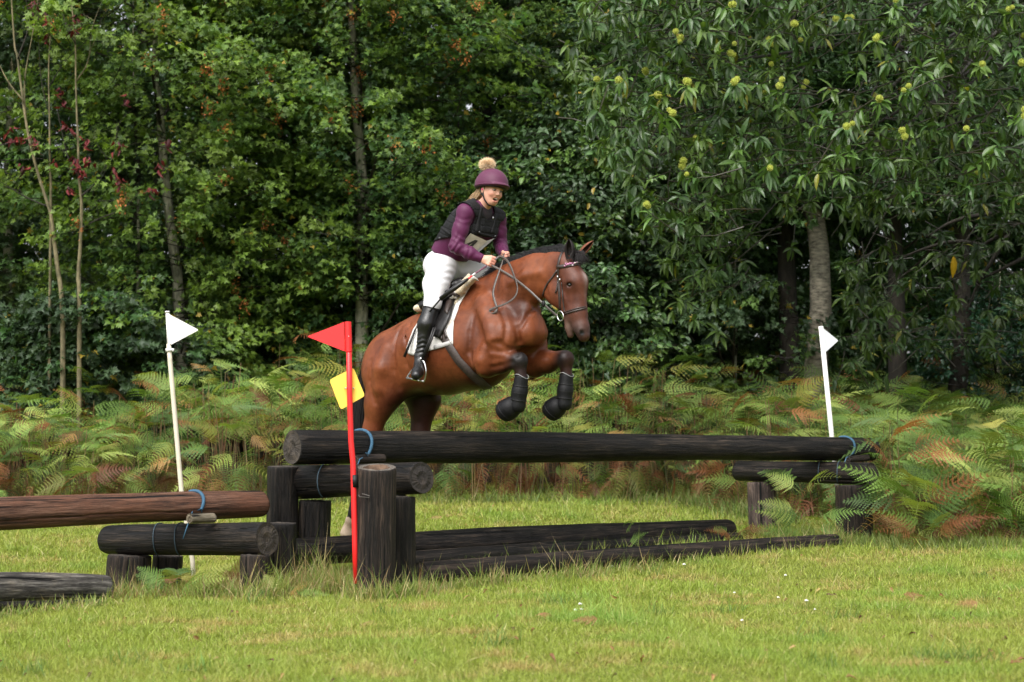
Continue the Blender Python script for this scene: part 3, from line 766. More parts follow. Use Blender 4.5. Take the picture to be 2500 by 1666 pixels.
# eyes, ears, mane, tail
M_eye = simple("dark_eye", (.012, .008, .006), .08, 1.0, bstr=0)
M_lid = simple("eyelid", (.02, .012, .01), .4, bstr=0)
for b_ in (-1, 1):
    mb = MB(); mb.sphere(FC(1391, 698, .074, b_), (.019, .017, .0155), 14, 10); mb.build("eye", M_eye, horse, rel=HB)
M_ear = attr_mat("ear_fur", .6, .3, nscale=60, namt=.3, bstr=.4)
def ear(pb, pt, w, fwd, c0, c1, name="ear"):
    """cupped leaf-like ear from base to tip opening towards fwd"""
    ax_ = pt - pb; L = np.linalg.norm(ax_); ax_ = ax_ / L; fwd = np.asarray(fwd, float); fwd = fwd - ax_ * ax_.dot(fwd); fwd /= np.linalg.norm(fwd); sd_ = np.cross(ax_, fwd)
    V = []; F = []; cc = []; nz, na = 12, 16
    for s_ in range(2):
        for i in range(nz + 1):
            t = i / nz; r = w * (.55 + .9 * t - .2 * t * t) * (1 - t ** 2.6) * (1.0 if s_ == 0 else .86) + .001
            for j in range(na + 1):
                a = math.radians(35 + 290 * j / na) if t < 2 else 0
                open_ = min(1, max(0, (t - .08) * 4)); a = a * open_ + (1 - open_) * (2 * math.pi * j / na)
                V.append(pb + ax_ * (L * t) + r * (math.cos(a) * fwd + math.sin(a) * sd_ * (1.0)) - fwd * .012 * t * (1 - t) * 4)
                cc.append(c0 if s_ == 0 else c1)
    m_ = (nz + 1) * (na + 1)
    for s_ in range(2):
        for i in range(nz):
            for j in range(na):
                a = s_ * m_ + i * (na + 1) + j; q = [a, a + 1, a + na + 2, a + na + 1]; F.append(q if s_ == 0 else q[::-1])
    for i in range(nz):
        for j in (0, na): a = i * (na + 1) + j; F.append([a, a + na + 1, a + na + 1 + m_, a + m_])
    return hpart(name, np.array(V), F, M_ear, horse, HB, np.array(cc))
ear(H(1391, 632, -.055), H(1389, 583, -.075), .047, (.5, -1.0, -.1), (.012, .009, .009), (.022, .015, .013))
ear(H(1411, 628, .055), H(1449, 588, .075), .034, (.8, -.8, -.1), (.16, .055, .03), (.05, .022, .016))
# mane: many thin locks along the crest
M_hair = attr_mat("black_hair", .6, .25, nscale=80, namt=.3)
def strands(name, roots, tips_fn, n, w, parent, mat, c, base=HB, seed=1, seg=5, curl=.01):
    r_ = np.random.default_rng(seed); V = []; F = []; cc = []; k = 0
    for i in range(n):
        p0, d = roots(r_); p3, m1 = tips_fn(r_, p0)
        side = np.cross(p3 - p0, [0.3, -1, .2]); side = side / (np.linalg.norm(side) + 1e-9)
        sh = r_.uniform(.5, 1.7); j1 = r_.normal(0, curl, 3)
        for s_ in range(seg + 1):
            t = s_ / seg; p = (1 - t) ** 2 * p0 + 2 * t * (1 - t) * (m1 + j1) + t * t * p3
            ww = w * (1 - t) ** .6 + w * .12
            V += [p - side * ww / 2, p + side * ww / 2]; cc += [np.array(c) * sh] * 2
        for s_ in range(seg): a = k + 2 * s_; F.append([a, a + 1, a + 3, a + 2])
        k += 2 * (seg + 1)
    return hpart(name, np.array(V), F, mat, parent, base, np.array(cc))
crest_px = [(1168, 708), (1196, 676), (1215, 660), (1252, 640), (1282, 629), (1310, 620), (1340, 614), (1370, 610), (1386, 612)]
crest = []
for x, y in crest_px:
    crest.append(H(x, y + 6, 0))
crest = np.array(crest)
def on_crest(t):
    f = t * (len(crest) - 1); i = min(int(f), len(crest) - 2); return crest[i] + (crest[i + 1] - crest[i]) * (f - i)
def mroot(r_):
    t = r_.uniform(0, 1); return on_crest(t) + r_.normal(0, .006, 3) + np.array([0, r_.uniform(-.014, .014), 0]), None
def mtip(r_, p0):
    L = r_.uniform(.04, .095); p3 = p0 + np.array([-.07 + r_.normal(0, .018), .03 + r_.normal(0, .02), L * .55])
    if r_.random() < .35: p3 = p0 + np.array([-.05, .09, -.01]) + r_.normal(0, .015, 3)
    return p3, p0 + np.array([-.008, .0, L * .75])
strands("mane", mroot, mtip, 4200, .0045, horse, M_hair, (.0055, .005, .0055), seed=2)
def froot(r_): return H(1392 + r_.uniform(-6, 22), 622 + r_.uniform(-5, 4), r_.uniform(-.03, .03)) , None
def ftip(r_, p0): return p0 + np.array([.055 + r_.normal(0, .015), r_.normal(0, .03), -.045 - r_.uniform(0, .045)]), p0 + np.array([.04, r_.normal(0, .01), .035])
strands("forelock", froot, ftip, 420, .004, horse, M_hair, (.009, .007, .007), seed=3)
tl = np.array([H(908, 852, 0), H(892, 900, 0), H(880, 960, .02), H(874, 1040, .03), H(872, 1120, .03), H(876, 1175, .03)])
def troot(r_):
    f = r_.uniform(0, .45) * 5; i = int(f); return tl[i] + (tl[i + 1] - tl[i]) * (f - i) + r_.normal(0, .014, 3), f
def ttip(r_, p0):
    f = min(5, 2.6 + r_.uniform(0, 2.4)); i = min(int(f), 4); e_ = tl[i] + (tl[i + 1] - tl[i]) * (f - i) + r_.normal(0, .022, 3)
    return e_, (p0 + e_) / 2 + np.array([-.04, 0, .02])
tailo = strands("tail", troot, ttip, 1500, .006, horse, M_hair, (.006, .005, .005), seed=5, seg=7, curl=.02)

# ------------------------------------------------------------------ laying tack onto the horse
def surf(px, py, tree=None, off=.006, fallback=None):
    o, d = lray(px, py); dn = d / np.linalg.norm(d)
    loc, nor, i, dist = (tree or HBVH).ray_cast(Vector(o), Vector(dn))
    if loc is None:
        if fallback is None: return None
        return H(px, py, fallback), np.array([0, -1.0, 0])
    nor = np.array(nor); nor = -nor if nor.dot(dn) > 0 else nor
    return np.array(loc) + nor * off, nor
def snap(p, tree=None, off=.006):
    loc, nor, i, dist = (tree or HBVH).find_nearest(Vector(p)); nor = np.array(nor); return np.array(loc) + nor * off, nor
def inside(poly, x, y):
    c = False; n = len(poly); j = n - 1
    for i in range(n):
        xi, yi = poly[i]; xj, yj = poly[j]
        if (yi > y) != (yj > y) and x < (xj - xi) * (y - yi) / (yj - yi) + xi: c = not c
        j = i
    return c
def densify(poly, step, closed=True):
    out = []; n = len(poly)
    for i in range(n if closed else n - 1):
        a, b = np.array(poly[i], float), np.array(poly[(i + 1) % n], float); k = max(1, int(np.linalg.norm(b - a) / step))
        for j in range(k): out.append(tuple(a + (b - a) * j / k))
    if not closed: out.append(tuple(poly[-1]))
    return out
from mathutils.geometry import delaunay_2d_cdt
def drape(name, poly, off, thick, mats, parent, base, step=4, tree=None, mirror=False, smooth_n=3, fb=None, bulge=0.0):
    """a cloth / leather panel with thickness lying on the body over the outline poly"""
    bd_ = densify(poly, step); pts = list(bd_)
    xs = [p[0] for p in poly]; ys = [p[1] for p in poly]
    for x in np.arange(min(xs), max(xs), step):
        for y in np.arange(min(ys), max(ys), step):
            if inside(poly, x, y) and min((x - q[0]) ** 2 + (y - q[1]) ** 2 for q in bd_) > (step * .5) ** 2: pts.append((x, y))
    nb = len(bd_)
    r = delaunay_2d_cdt([Vector(p) for p in pts], [], [list(range(nb))], 1, 1e-4)
    vs, fs = r[0], r[2]; P = []; NN = []
    for v in vs:
        s_ = surf(v[0], v[1], tree, off, fb if fb is not None else -.2); P.append(s_[0]); NN.append(s_[1])
    P = np.array(P); NN = np.array(NN); adj = [set() for _ in P]
    for f in fs:
        for i in range(len(f)): adj[f[i]].add(f[(i + 1) % len(f)]); adj[f[(i + 1) % len(f)]].add(f[i])
    for _ in range(smooth_n):
        P2 = P.copy(); N2 = NN.copy()
        for i, a in enumerate(adj):
            if len(a) > 2:
                q = P[list(a)].mean(0); P2[i] = P[i] + NN[i] * ((q - P[i]).dot(NN[i])) * .7; N2[i] = NN[list(a)].mean(0)
        P = P2; NN = N2 / (np.linalg.norm(N2, axis=1, keepdims=True) + 1e-9)
    if bulge:
        for i, v in enumerate(vs):
            dd = min(math.hypot(v[0] - q[0], v[1] - q[1]) for q in bd_); P[i] = P[i] + NN[i] * bulge * min(1, dd / 12) ** .5
    n = len(P); V = np.concatenate([P, P - NN * thick]); F = []
    f0 = fs[0]; nrm = np.cross(P[f0[1]] - P[f0[0]], P[f0[2]] - P[f0[0]]); fl_ = nrm.dot(NN[f0[0]]) < 0
    edge = {}
    for f in fs:
        f = list(f)[::-1] if fl_ else list(f)
        F.append(f); F.append([n + i for i in f[::-1]])
        for i in range(len(f)):
            e = (f[i], f[(i + 1) % len(f)]); edge[e] = 1
    for (a, b) in list(edge):
        if (b, a) not in edge: F.append([b, a, a + n, b + n])
    o = hpart(name, V, F, mats, parent, base)
    if mirror:
        V2 = V * [1, -1, 1]; hpart(name, V2, [f[::-1] for f in F], mats, parent, base)
    return o
def strap(mb, pts, w, t=.004, off=.005, tree=None, step=5, m=0, c=(1, 1, 1), fb=None):
    P = []; NN = []
    for q in densify(pts, step, False):
        s_ = surf(q[0], q[1], tree, off, fb)
        if s_ is None: continue
        P.append(s_[0]); NN.append(s_[1])
    P = np.array(P); NN = np.array(NN)
    for _ in range(2):
        P[1:-1] = (P[:-2] + P[1:-1] * 2 + P[2:]) / 4; NN[1:-1] = (NN[:-2] + NN[1:-1] + NN[2:]) / 3
    mb.ribbon(P, NN, w, t, m, c); return P, NN
def cr(pts, n=8):
    """smooth curve through points"""
    P = [np.asarray(p, float) for p in pts]; P = [2 * P[0] - P[1]] + P + [2 * P[-1] - P[-2]]; out = []
    for i in range(1, len(P) - 2):
        for j in range(n):
            t = j / n; a, b, c, d = P[i - 1:i + 3]
            out.append(.5 * ((2 * b) + (c - a) * t + (2 * a - 5 * b + 4 * c - d) * t * t + (3 * b - a - 3 * c + d) * t ** 3))
    out.append(P[-2]); return out
M_pad = simple("white_quilted_cotton", (.66, .64, .61), .85, nscale=60, namt=.05, bstr=.5, bdist=.006, dirt=(.42, .36, .30))
M_fleece = simple("cream_sheepskin", (.62, .52, .36), .95, nscale=90, namt=.25, bstr=1.0, bdist=.012, sheen=.5)
M_leather = simple("black_leather", (.009, .008, .008), .36, .4, nscale=60, namt=.3, bstr=.25, bdist=.003)
M_brleather = simple("dark_brown_leather", (.035, .024, .020), .42, nscale=60, namt=.3, bstr=.25, bdist=.003)
M_rein = simple("greyed_leather_rein", (.075, .062, .054), .4, nscale=60, namt=.3, bstr=.2)
M_girth = simple("brown_girth", (.052, .038, .034), .6, nscale=50, namt=.3, bstr=.4)
pad = hthing("saddle_pad", "white quilted saddle pad with a cream sheepskin edge lying under the black saddle", "saddle pad", H(1080, 800, -.2))
PB = H(1080, 800, -.2)
drape("quilted_panel", [(1150, 672), (1158, 677), (1156, 690), (1140, 714), (1122, 748), (1109, 785), (1107, 815), (1107, 842), (1080, 849), (1052, 856), (1030, 862), (1010, 868), (998, 864), (994, 852), (999, 835), (1010, 806), (1024, 786), (1060, 748), (1100, 720), (1130, 690)], .010, .008, M_pad, pad, PB, mirror=True, step=5)
drape("sheepskin_edge", [(1128, 684), (1144, 668), (1150, 684), (1134, 708), (1120, 738), (1112, 748), (1108, 730), (1112, 705)], .022, .016, M_fleece, pad, PB, mirror=True, step=4, smooth_n=2)
mb = MB(); mb.sphere(H(1029, 753, -.06), (.06, .07, .035), 16, 10); mb.build("sheepskin_roll", M_fleece, pad, rel=PB)
mb = MB(); strap(mb, [(1062, 849), (1084, 843), (1105, 836)], .032, .004, .014); mb.build("pad_strap", simple("light_grey_webbing", (.42, .41, .40), .8, nscale=120), pad, rel=PB)
mb = MB(); strap(mb, [(1148, 686), (1140, 697)], .022, .004, .030, fb=-.1); mb.build("badge", M_blk, pad, rel=PB)
# saddle
SB = H(1085, 735, 0)
sad = hthing("saddle", "black leather jumping saddle on the horse under the rider", "saddle", SB)
Ss = SDF(.007)
Ss.chain([(H(1040, 752, 0), .05), (H(1070, 742, 0), .042), (H(1100, 718, 0), .045), (H(1122, 698, 0), .05)], .03, 2.2)
Ss.cone(H(1036, 746, -.09), H(1036, 746, .09), .035, .035, .03)
Ss.cone(H(1128, 690, -.03), H(1128, 690, .03), .04, .04, .03)
v_, q_ = Ss.mesh(2); hpart("seat", v_, q_, M_leather, sad, SB)
drape("flap", [(1079, 712), (1098, 706), (1112, 712), (1118, 728), (1112, 752), (1104, 778), (1094, 800), (1080, 828), (1066, 824), (1062, 800), (1064, 765), (1070, 735)], .034, .010, M_leather, sad, SB, mirror=True, step=5, bulge=.012)
drape("knee_roll", [(1104, 712), (1114, 716), (1116, 730), (1108, 756), (1100, 776), (1094, 770), (1100, 740)], .052, .02, M_brleather, sad, SB, mirror=True, step=4, bulge=.012)
mb = MB(); strap(mb, [(1080, 816), (1096, 842), (1120, 880), (1148, 910), (1178, 936), (1190, 946)], .068, .008, .010, step=4); mb.build("girth", M_girth, sad, rel=SB)
mb = MB(); strap(mb, [(1074, 800), (1082, 830)], .03, .004, .022); strap(mb, [(1086, 796), (1094, 826)], .026, .004, .022); mb.build("girth_strap", M_brleather, sad, rel=SB)
# stirrup on the near side
fx = lambda x, y, b=-.40: H(x, y, b)
mb = MB(); mb.tube([fx(1064, 800, -.355), fx(1050, 838, -.38), fx(1031, 880, -.40)], .008, 6)
mb.tube([fx(1059, 800, -.36), fx(1046, 838, -.385), fx(1029, 880, -.405)], .008, 6); mb.build("stirrup_leather", M_leather, sad, rel=SB)
mb = MB(); mb.tube(cr([fx(1029, 879), fx(1036, 886), fx(1040, 905), fx(1038, 922), fx(1035, 932)]), .0062, 8)
mb.tube(cr([fx(1026, 879), fx(1015, 893), fx(1003, 908), fx(994, 921)]), .0062, 8)
mb.tube([fx(993, 923), fx(1035, 932)], [.009, .009], 8); mb.sphere(fx(1028, 877), .013); mb.build("stirrup_iron", M_steel, sad, rel=SB)

# bridle
BB = H(1385, 700, 0)
br = hthing("bridle", "black bridle with beaded browband and steel ring bit on the horse's head", "bridle", BB)
mb = MB()
strap(mb, [(1390, 611), (1376, 613), (1368, 626), (1363, 650), (1364, 690), (1367, 730), (1368, 757)], .019, .005, .005)
mb.build("headpiece", M_brleather, br, rel=BB)
mb = MB(); strap(mb, [(1372, 690), (1376, 740), (1380, 766)], .010, .004, .005); strap(mb, [(1363, 686), (1361, 705), (1357, 716)], .010, .004, .008); mb.build("cheekpiece", M_brleather, br, rel=BB)
mb = MB(); strap(mb, [(1360, 652), (1375, 651), (1395, 648), (1415, 644), (1430, 639)], .026, .006, .006); bbnd = mb.build("browband", M_brleather, br, rel=BB)
M_bead = attr_mat("beads", .25, .7)
mb = MB(); rb = np.random.default_rng(3)
for i in range(26):
    x = 1380 + 49 * i / 25; y = 650.5 - 11 * ((x - 1360) / 70) ** 1.4 + rb.normal(0, 1.2); s_ = surf(x, y, None, .012)
    if s_: mb.sphere(s_[0], .0062, 6, 4, col=((.62, .55, .58), (.5, .2, .35), (.75, .72, .62))[i % 3 if i > 8 else 1])
mb.build("beads", M_bead, bbnd, rel=BB)
mb = MB(); strap(mb, [(1371, 770), (1385, 765), (1405, 759), (1425, 754), (1441, 749)], .011, .006, .007); strap(mb, [(1372, 765), (1388, 760), (1408, 753.5), (1428, 749), (1441, 744)], .006, .005, .008); mb.build("noseband", M_brleather, br, rel=BB)
mb = MB(); strap(mb, [(1361, 660), (1350, 676), (1336, 694), (1328, 712), (1326, 722)], .012, .004, .006); mb.build("throatlash", M_brleather, br, rel=BB)
mb = MB(); s_ = surf(1368, 772, None, .012, -.07)[0]; n_ = 28
ringp = [s_ + .036 * (math.cos(2 * math.pi * i / n_) * np.array([.9, -.15, 0]) + math.sin(2 * math.pi * i / n_) * np.array([-.15, 0, 1.0])) for i in range(n_ + 1)]
mb.tube(ringp, .0042, 8, cap=False)
mb.build("bit_ring", M_steel, br, rel=BB)
mb = MB(); mb.tube([p * [1, -1, 1] for p in ringp], .0042, 8, cap=False); mb.build("bit_ring", M_steel, br, rel=BB)
mb = MB()
for x, y in ((1364, 676), (1370, 683)):
    s2 = surf(x, y, None, .012)[0]; mb.sphere(s2, (.007, .005, .010))
mb.build("buckle", M_steel, br, rel=BB)
# reins: from the bit to the hands, with the free loop hanging on the neck
hand_n = H(1203, 645, -.10); hand_f = H(1238, 628, .07)
mb = MB(); P = cr([ringp[14] + [-.0, 0, 0], H(1326, 742, -.125), H(1290, 708, -.14), H(1245, 673, -.125), hand_n + [0, -.015, -.01]], 10)
mb.ribbon(P, [np.array([0, -1.0, .25])] * len(P), .017, .003)
mb.build("rein", M_rein, br, rel=BB)
mb = MB(); P = cr([ringp[14] * [1, -1, 1], H(1380, 738, .16), H(1320, 690, .13), hand_f], 10); mb.ribbon(P, [np.array([0, -1.0, .25])] * len(P), .016, .004); mb.build("rein", M_rein, br, rel=BB)
mb = MB()
L1 = [(1209, 634, -.10), (1219, 626.5, -.08), (1231, 630, -.09), (1244, 646, -.13), (1255, 674, -.165), (1263, 703, -.19), (1257, 725, -.21), (1236, 741, -.225), (1212, 750, -.23), (1196, 758, -.235), (1198, 767, -.235), (1209, 763, -.235), (1213, 752, -.225), (1210, 742, -.22), (1204, 719, -.20), (1207, 698, -.18), (1218, 664, -.13), (1226, 640, -.09), (1231, 619, -.05)]
P = cr([H(*q) for q in L1], 8); Nn = []
for i, p in enumerate(P):
    f = i / len(P); a = .5 * math.sin(f * 19); Nn.append(np.array([.5 * math.cos(f * 9) * .6, -1, a * .8]))
mb.ribbon(P, Nn, .017, .003); mb.build("rein_loop", M_rein, br, rel=BB)
mb = MB(); p_ = H(1327, 742, -.125); mb.sphere(p_, (.016, .012, .024)); mb.build("rein_stopper", M_blk, br, rel=BB)

# leg protection
M_boot = simple("black_neoprene", (.006, .006, .007), .5, .25, nscale=70, namt=.3, bstr=.35, bdist=.004)
M_trim = simple("grey_piping", (.25, .25, .25), .5)
def tendon_boot(label, b, top, bot, r0, r1):
    a, c = H(*top, b), H(*bot, b); base_ = c
    t = hthing("tendon_boot", label, "horse boot", base_, "boots on the horse's forelegs")
    Sx = SDF(.005); m_ = (a + c) / 2
    Sx.chain([(a, r0), (m_, (r0 + r1) / 2 + .002), (c, r1)], .02)
    d = (a - c) / np.linalg.norm(a - c); Sx.half(a + d * .012, d); Sx.half(c - d * (r1 * .8), -d)
    v, q = Sx.mesh(2); o = hpart("shell", v, q, M_boot, t, base_)
    mb = MB(); n_ = 24; u, w = perp(d)
    mb.tube([a + d * .010 + (r0 + .001) * (math.cos(x) * u + math.sin(x) * w) + d * .012 * math.cos(2 * x) for x in np.linspace(0, 2 * math.pi, n_)], .0028, 6, cap=False)
    mb.build("piping", M_trim, t, rel=base_)
    mb = MB()
    for f in (.3, .55, .8):
        cc = a + (c - a) * f; rr = r0 + (r1 - r0) * f + .004
        mb.tube([cc + rr * (math.cos(x) * u + math.sin(x) * w) for x in np.linspace(0, 2 * math.pi, n_)], .004, 6, cap=False)
    mb.build("strap", M_blk, t, rel=base_)
    return t
tendon_boot("black tendon boot on the near foreleg, closest to the girth", -.165, (1273, 922), (1264, 991), .050, .058)
tendon_boot("black tendon boot on the far foreleg, under the horse's muzzle", .165, (1383, 918), (1377, 986), .050, .059)
def bell_boot(label, b, p0, p1, p2, r):
    a, c, e = H(*p0, b), H(*p1, b), H(*p2, b); t = hthing("overreach_boot", label, "horse boot", e, "bell boots on the horse's fore hooves")
    Sx = SDF(.005); Sx.chain([(a, r * .72), (c, r * .95), (e, r)], .02); d = (e - a) / np.linalg.norm(e - a); Sx.half(e + d * r * .55, d, .01)
    v, q = Sx.mesh(2); hpart("bell", v, q, M_boot, t, e)
    mb = MB(); u, w = perp(d)
    for f in np.linspace(.15, .95, 7):
        cc = a + (e - a) * f; rr = r * (.72 + .28 * f) + .002
        mb.tube([cc + rr * (math.cos(x) * u + math.sin(x) * w) for x in np.linspace(0, 2 * math.pi, 22)], .0045, 5, cap=False)
    mb.build("rib", M_boot, t, rel=e)
    Sx = SDF(.005); Sx.cone(a - d * .03, a + d * .012, r * .66, r * .76, .01); Sx.half(a - d * .035, -d); v, q = Sx.mesh(1); hpart("collar", v, q, M_blk, t, e)
bell_boot("black ribbed bell boot on the hoof tucked nearest the belly", -.165, (1258, 984), (1246, 996), (1236, 1003), .081)
bell_boot("black ribbed bell boot on the hoof under the muzzle", .165, (1370, 982), (1358, 994), (1349, 1002), .079)
mb = MB()
hind_b = hthing("tendon_boot", "dark boot on the horse's hind leg behind the red pole", "horse boot", H(867, 1248, -.17))
Sx = SDF(.006); Sx.chain([(H(878, 1190, -.17), .05), (H(866, 1254, -.17), .054)], .02); v, q = Sx.mesh(2); hpart("shell", v, q, M_boot, hind_b, H(867, 1248, -.17))
# ------------------------------------------------------------------ the rider
RB = H(1092, 650, 0)
rider = hthing("person", "woman in purple shirt, black vest, white breeches and plum helmet riding the horse, mouth open", "person", RB)
M_skin = attr_mat("skin", .5, .4, nscale=60, namt=.06, bstr=.1)
M_shirt = None
pel = H(1088, 640, 0); waist = H(1102, 615, 0); chest = H(1150, 556, 0); neckb = H(1176, 518, 0)
hip_n, hip_f = H(1078, 655, -.10), H(1108, 655, .10)
kn_n, kn_f = H(1056, 742, -.285), H(1186, 668, .27)
an_n, an_f = H(1027, 872, -.36), H(1150, 800, .40)
sh_n, sh_f = H(1137, 519, -.185), H(1214, 536, .185)
el_n, el_f = H(1113, 602, -.25), H(1222, 596, .235)
wr_n, wr_f = H(1176, 632, -.125), H(1230, 622, .10)
# head frame: facing turned towards the camera, chin down a little
HC = H(1199, 466, 0)
fa = math.radians(-12); fp = math.radians(-14)
hf = np.array([math.cos(fp) * math.cos(fa), math.cos(fp) * math.sin(fa), math.sin(fp)]); hl = np.cross([0, 0, 1], hf); hl /= np.linalg.norm(hl); hu = np.cross(hf, hl)
rol = math.radians(-7); hl, hu = math.cos(rol) * hl + math.sin(rol) * hu, math.cos(rol) * hu - math.sin(rol) * hl
RHD = np.stack([hf, hl, hu], 1)
def hd(f, l, u): return HC + RHD @ np.array([f, l, u])
def add_head(S, e=0.0):
    S.ell(hd(-.005, 0, .035), (.098 + e, .076 + e, .088 + e), RHD, k=.02)
    S.ell(hd(.028, 0, -.028), (.062 + e, .060 + e, .078 + e), RHD, k=.03)
    S.ell(hd(.052, 0, -.082), (.024 + e, .026 + e, .022 + e), RHD, k=.025)
    if e == 0:
        for sg in (-1, 1):
            S.cone(hd(.012, sg * .052, -.035), hd(.046, sg * .022, -.084), .018, .016, .025)
            S.ell(hd(.066, sg * .036, -.022), (.018, .022, .018), RHD, k=.02)
            S.ell(hd(.084, sg * .031, .012), (.012, .016, .010), RHD, k=.008, op='-')
            S.cone(hd(.084, sg * .014, .026), hd(.080, sg * .045, .024), .006, .005, .010)
            S.ell(hd(-.004, sg * .076, -.006), (.018, .008, .030), RHD, k=.006)
        S.cone(hd(.086, 0, .016), hd(.101, 0, -.018), .007, .009, .010)
        for sg in (-1, 1): S.ell(hd(.092, sg * .011, -.022), (.009, .007, .006), RHD, k=.006)
        S.cone(hd(.083, -.020, -.045), hd(.083, .020, -.045), .005, .005, .008)
        S.cone(hd(.080, -.015, -.074), hd(.080, .015, -.074), .0055, .0055, .008)
        S.ell(hd(.086, 0, -.058), (.022, .024, .0125), RHD, k=.004, op='-')
def limb(S, pts, e=0.0, k=.025, sb=1.0): S.chain([(p, r + e) for p, r in pts], k, sb)
tor = [(pel, .108), (waist, .098), (H(1128, 580, 0), .108), (chest, .112), (H(1164, 528, 0), .085)]
def torso(S, e=0.0, top=True):
    S.chain([(p, r + e) for p, r in (tor if top else tor[:4])], .05, 1.32)
    if top:
        for s_ in (sh_n, sh_f): S.cone(H(1164, 522, 0), s_, .072 + e, .052 + e, .05)
        S.cone(H(1168, 520, 0), H(1178, 502, 0), .062 + e * .6, .05 + e * .4, .03)
    for sg in (-1, 1): S.ell(chest + np.array([.085, sg * .07, -.03]), (.062 + e, .066 + e, .062 + e), k=.04)
arm_n = [(sh_n, .056), ((sh_n + el_n) / 2 + [-.004, 0, 0], .049), (el_n, .041), (el_n * .45 + wr_n * .55, .037), (wr_n, .025)]
arm_f = [(sh_f, .056), ((sh_f + el_f) / 2, .049), (el_f, .041), ((el_f + wr_f) / 2, .037), (wr_f, .025)]
leg_n = [(hip_n, .115), (H(1064, 695, -.20), .088), (kn_n, .060)]
leg_f = [(hip_f, .115), (H(1148, 660, .19), .088), (kn_f, .060)]
calf_n = [(kn_n, .056), (H(1041, 792, -.335), .056), (an_n, .037)]
calf_f = [(kn_f, .056), (kn_f * .6 + an_f * .4, .056), (an_f, .037)]
toe_n = H(1016, 917, -.50); heel_n = H(1027, 900, -.37)
def foot(S, a, toe, e=0.0):
    S.chain([(a, .036 + e), (a + (toe - a) * .15 + np.array([0, 0, -.045]), .036 + e), (a + (toe - a) * .7 + np.array([0, 0, -.02]), .036 + e), (toe, .030 + e)], .02, 1.0)
toe_f = an_f + np.array([.1, .08, -.08])
def hand(S, wr, dirv, back, thumb_side, inw, e=0.0, scale=1.0):
    """fist holding a rein: palm, four curled fingers of unequal length and a thumb laid on top"""
    d = dirv / np.linalg.norm(dirv); up = thumb_side - d * d.dot(thumb_side); up /= np.linalg.norm(up); bk = np.cross(d, up); bk = bk if bk.dot(back) > 0 else -bk
    k = scale
    S.cone(wr, wr + d * .035 * k, .023 * k, .026 * k, .012)
    for i, u in enumerate((.028, .010, -.009, -.027)):
        S.cone(wr + d * .02 * k + up * u * .6 * k, wr + d * (.078 - abs(i - 1.2) * .003) * k + up * u * k + bk * .008 * k, .015 * k, .0115 * k, .010)
    for i, (u, ln) in enumerate(((.028, .92), (.010, 1.0), (-.009, .95), (-.027, .78))):
        kn = wr + d * (.080 - abs(i - 1.2) * .003) * k + up * u * k + bk * .008 * k
        m1 = kn + (d * .020 - bk * .026) * ln * k; m2 = m1 + (-d * .018 - bk * .014) * ln * k; m3 = m2 + (-d * .018 + bk * .004) * ln * k
        S.chain([(kn, .0105 * k), (m1, .0095 * k), (m2, .009 * k), (m3, .008 * k)], .0025)
    t0 = wr + d * .022 * k + up * .022 * k - bk * .012 * k; t1 = t0 + d * .030 * k + up * .014 * k - bk * .012 * k; t2 = t1 + d * .032 * k + up * .002 * k - bk * .002 * k
    S.chain([(t0, .014 * k), (t1, .0115 * k), (t2, .009 * k)], .005)
SB_ = SDF(.0042)
torso(SB_, -.012); limb(SB_, arm_n, -.008); limb(SB_, arm_f, -.008)
for L_ in (leg_n, leg_f, calf_n, calf_f): limb(SB_, L_, -.009)
foot(SB_, an_n, toe_n, -.008); foot(SB_, an_f, toe_f, -.008)
SB_.cone(H(1172, 516, 0), hd(-.012, 0, -.075), .054, .050, .02)
add_head(SB_)
hand(SB_, wr_n, H(1206, 641, -.10) - wr_n, np.array([0, -1.0, .1]), np.array([.15, .25, 1.0]), 0, scale=1.05)
hand(SB_, wr_f, H(1243, 630, .05) - wr_f, np.array([.2, 1.0, .1]), np.array([.1, -.3, 1.0]), 0, scale=1.0)
v, q = SB_.mesh(1)
skin = np.tile([.62, .33, .235], (len(v), 1)); rr = np.random.default_rng(5)
def st(c, r, colr, am=1.0):
    global skin
    w = am * np.exp(-(np.linalg.norm(((v - c) @ RHD) / np.asarray(r), axis=1)) ** 3)[:, None]; skin = skin * (1 - w) + np.asarray(colr) * w
for sg in (-1, 1):
    st(hd(.075, sg * .040, -.030), (.03, .024, .022), (.66, .26, .19), .6)
    st(hd(.085, sg * .031, .012), (.02, .019, .010), (.30, .15, .11), .75)
    st(hd(.088, sg * .031, .027), (.02, .019, .0045), (.22, .13, .07), .8)
st(hd(.088, 0, -.044), (.02, .026, .0055), (.55, .16, .14), .9); st(hd(.084, 0, -.074), (.02, .021, .006), (.55, .16, .14), .9)
st(hd(.070, 0, -.058), (.020, .023, .012), (.07, .012, .012), 1.0)
for wr_, hh in ((wr_n, H(1206, 641, -.1)), (wr_f, H(1243, 630, .05))):
    d_ = (hh - wr_) / np.linalg.norm(hh - wr_); w = (sstep((v - wr_) @ d_, .07, .10) * (np.linalg.norm(v - wr_, axis=1) < .16))[:, None] * .6; skin = skin * (1 - w) + np.array([.62, .24, .18]) * w
body = hpart("body", v, q, M_skin, rider, RB, np.clip(skin, 0, 1))
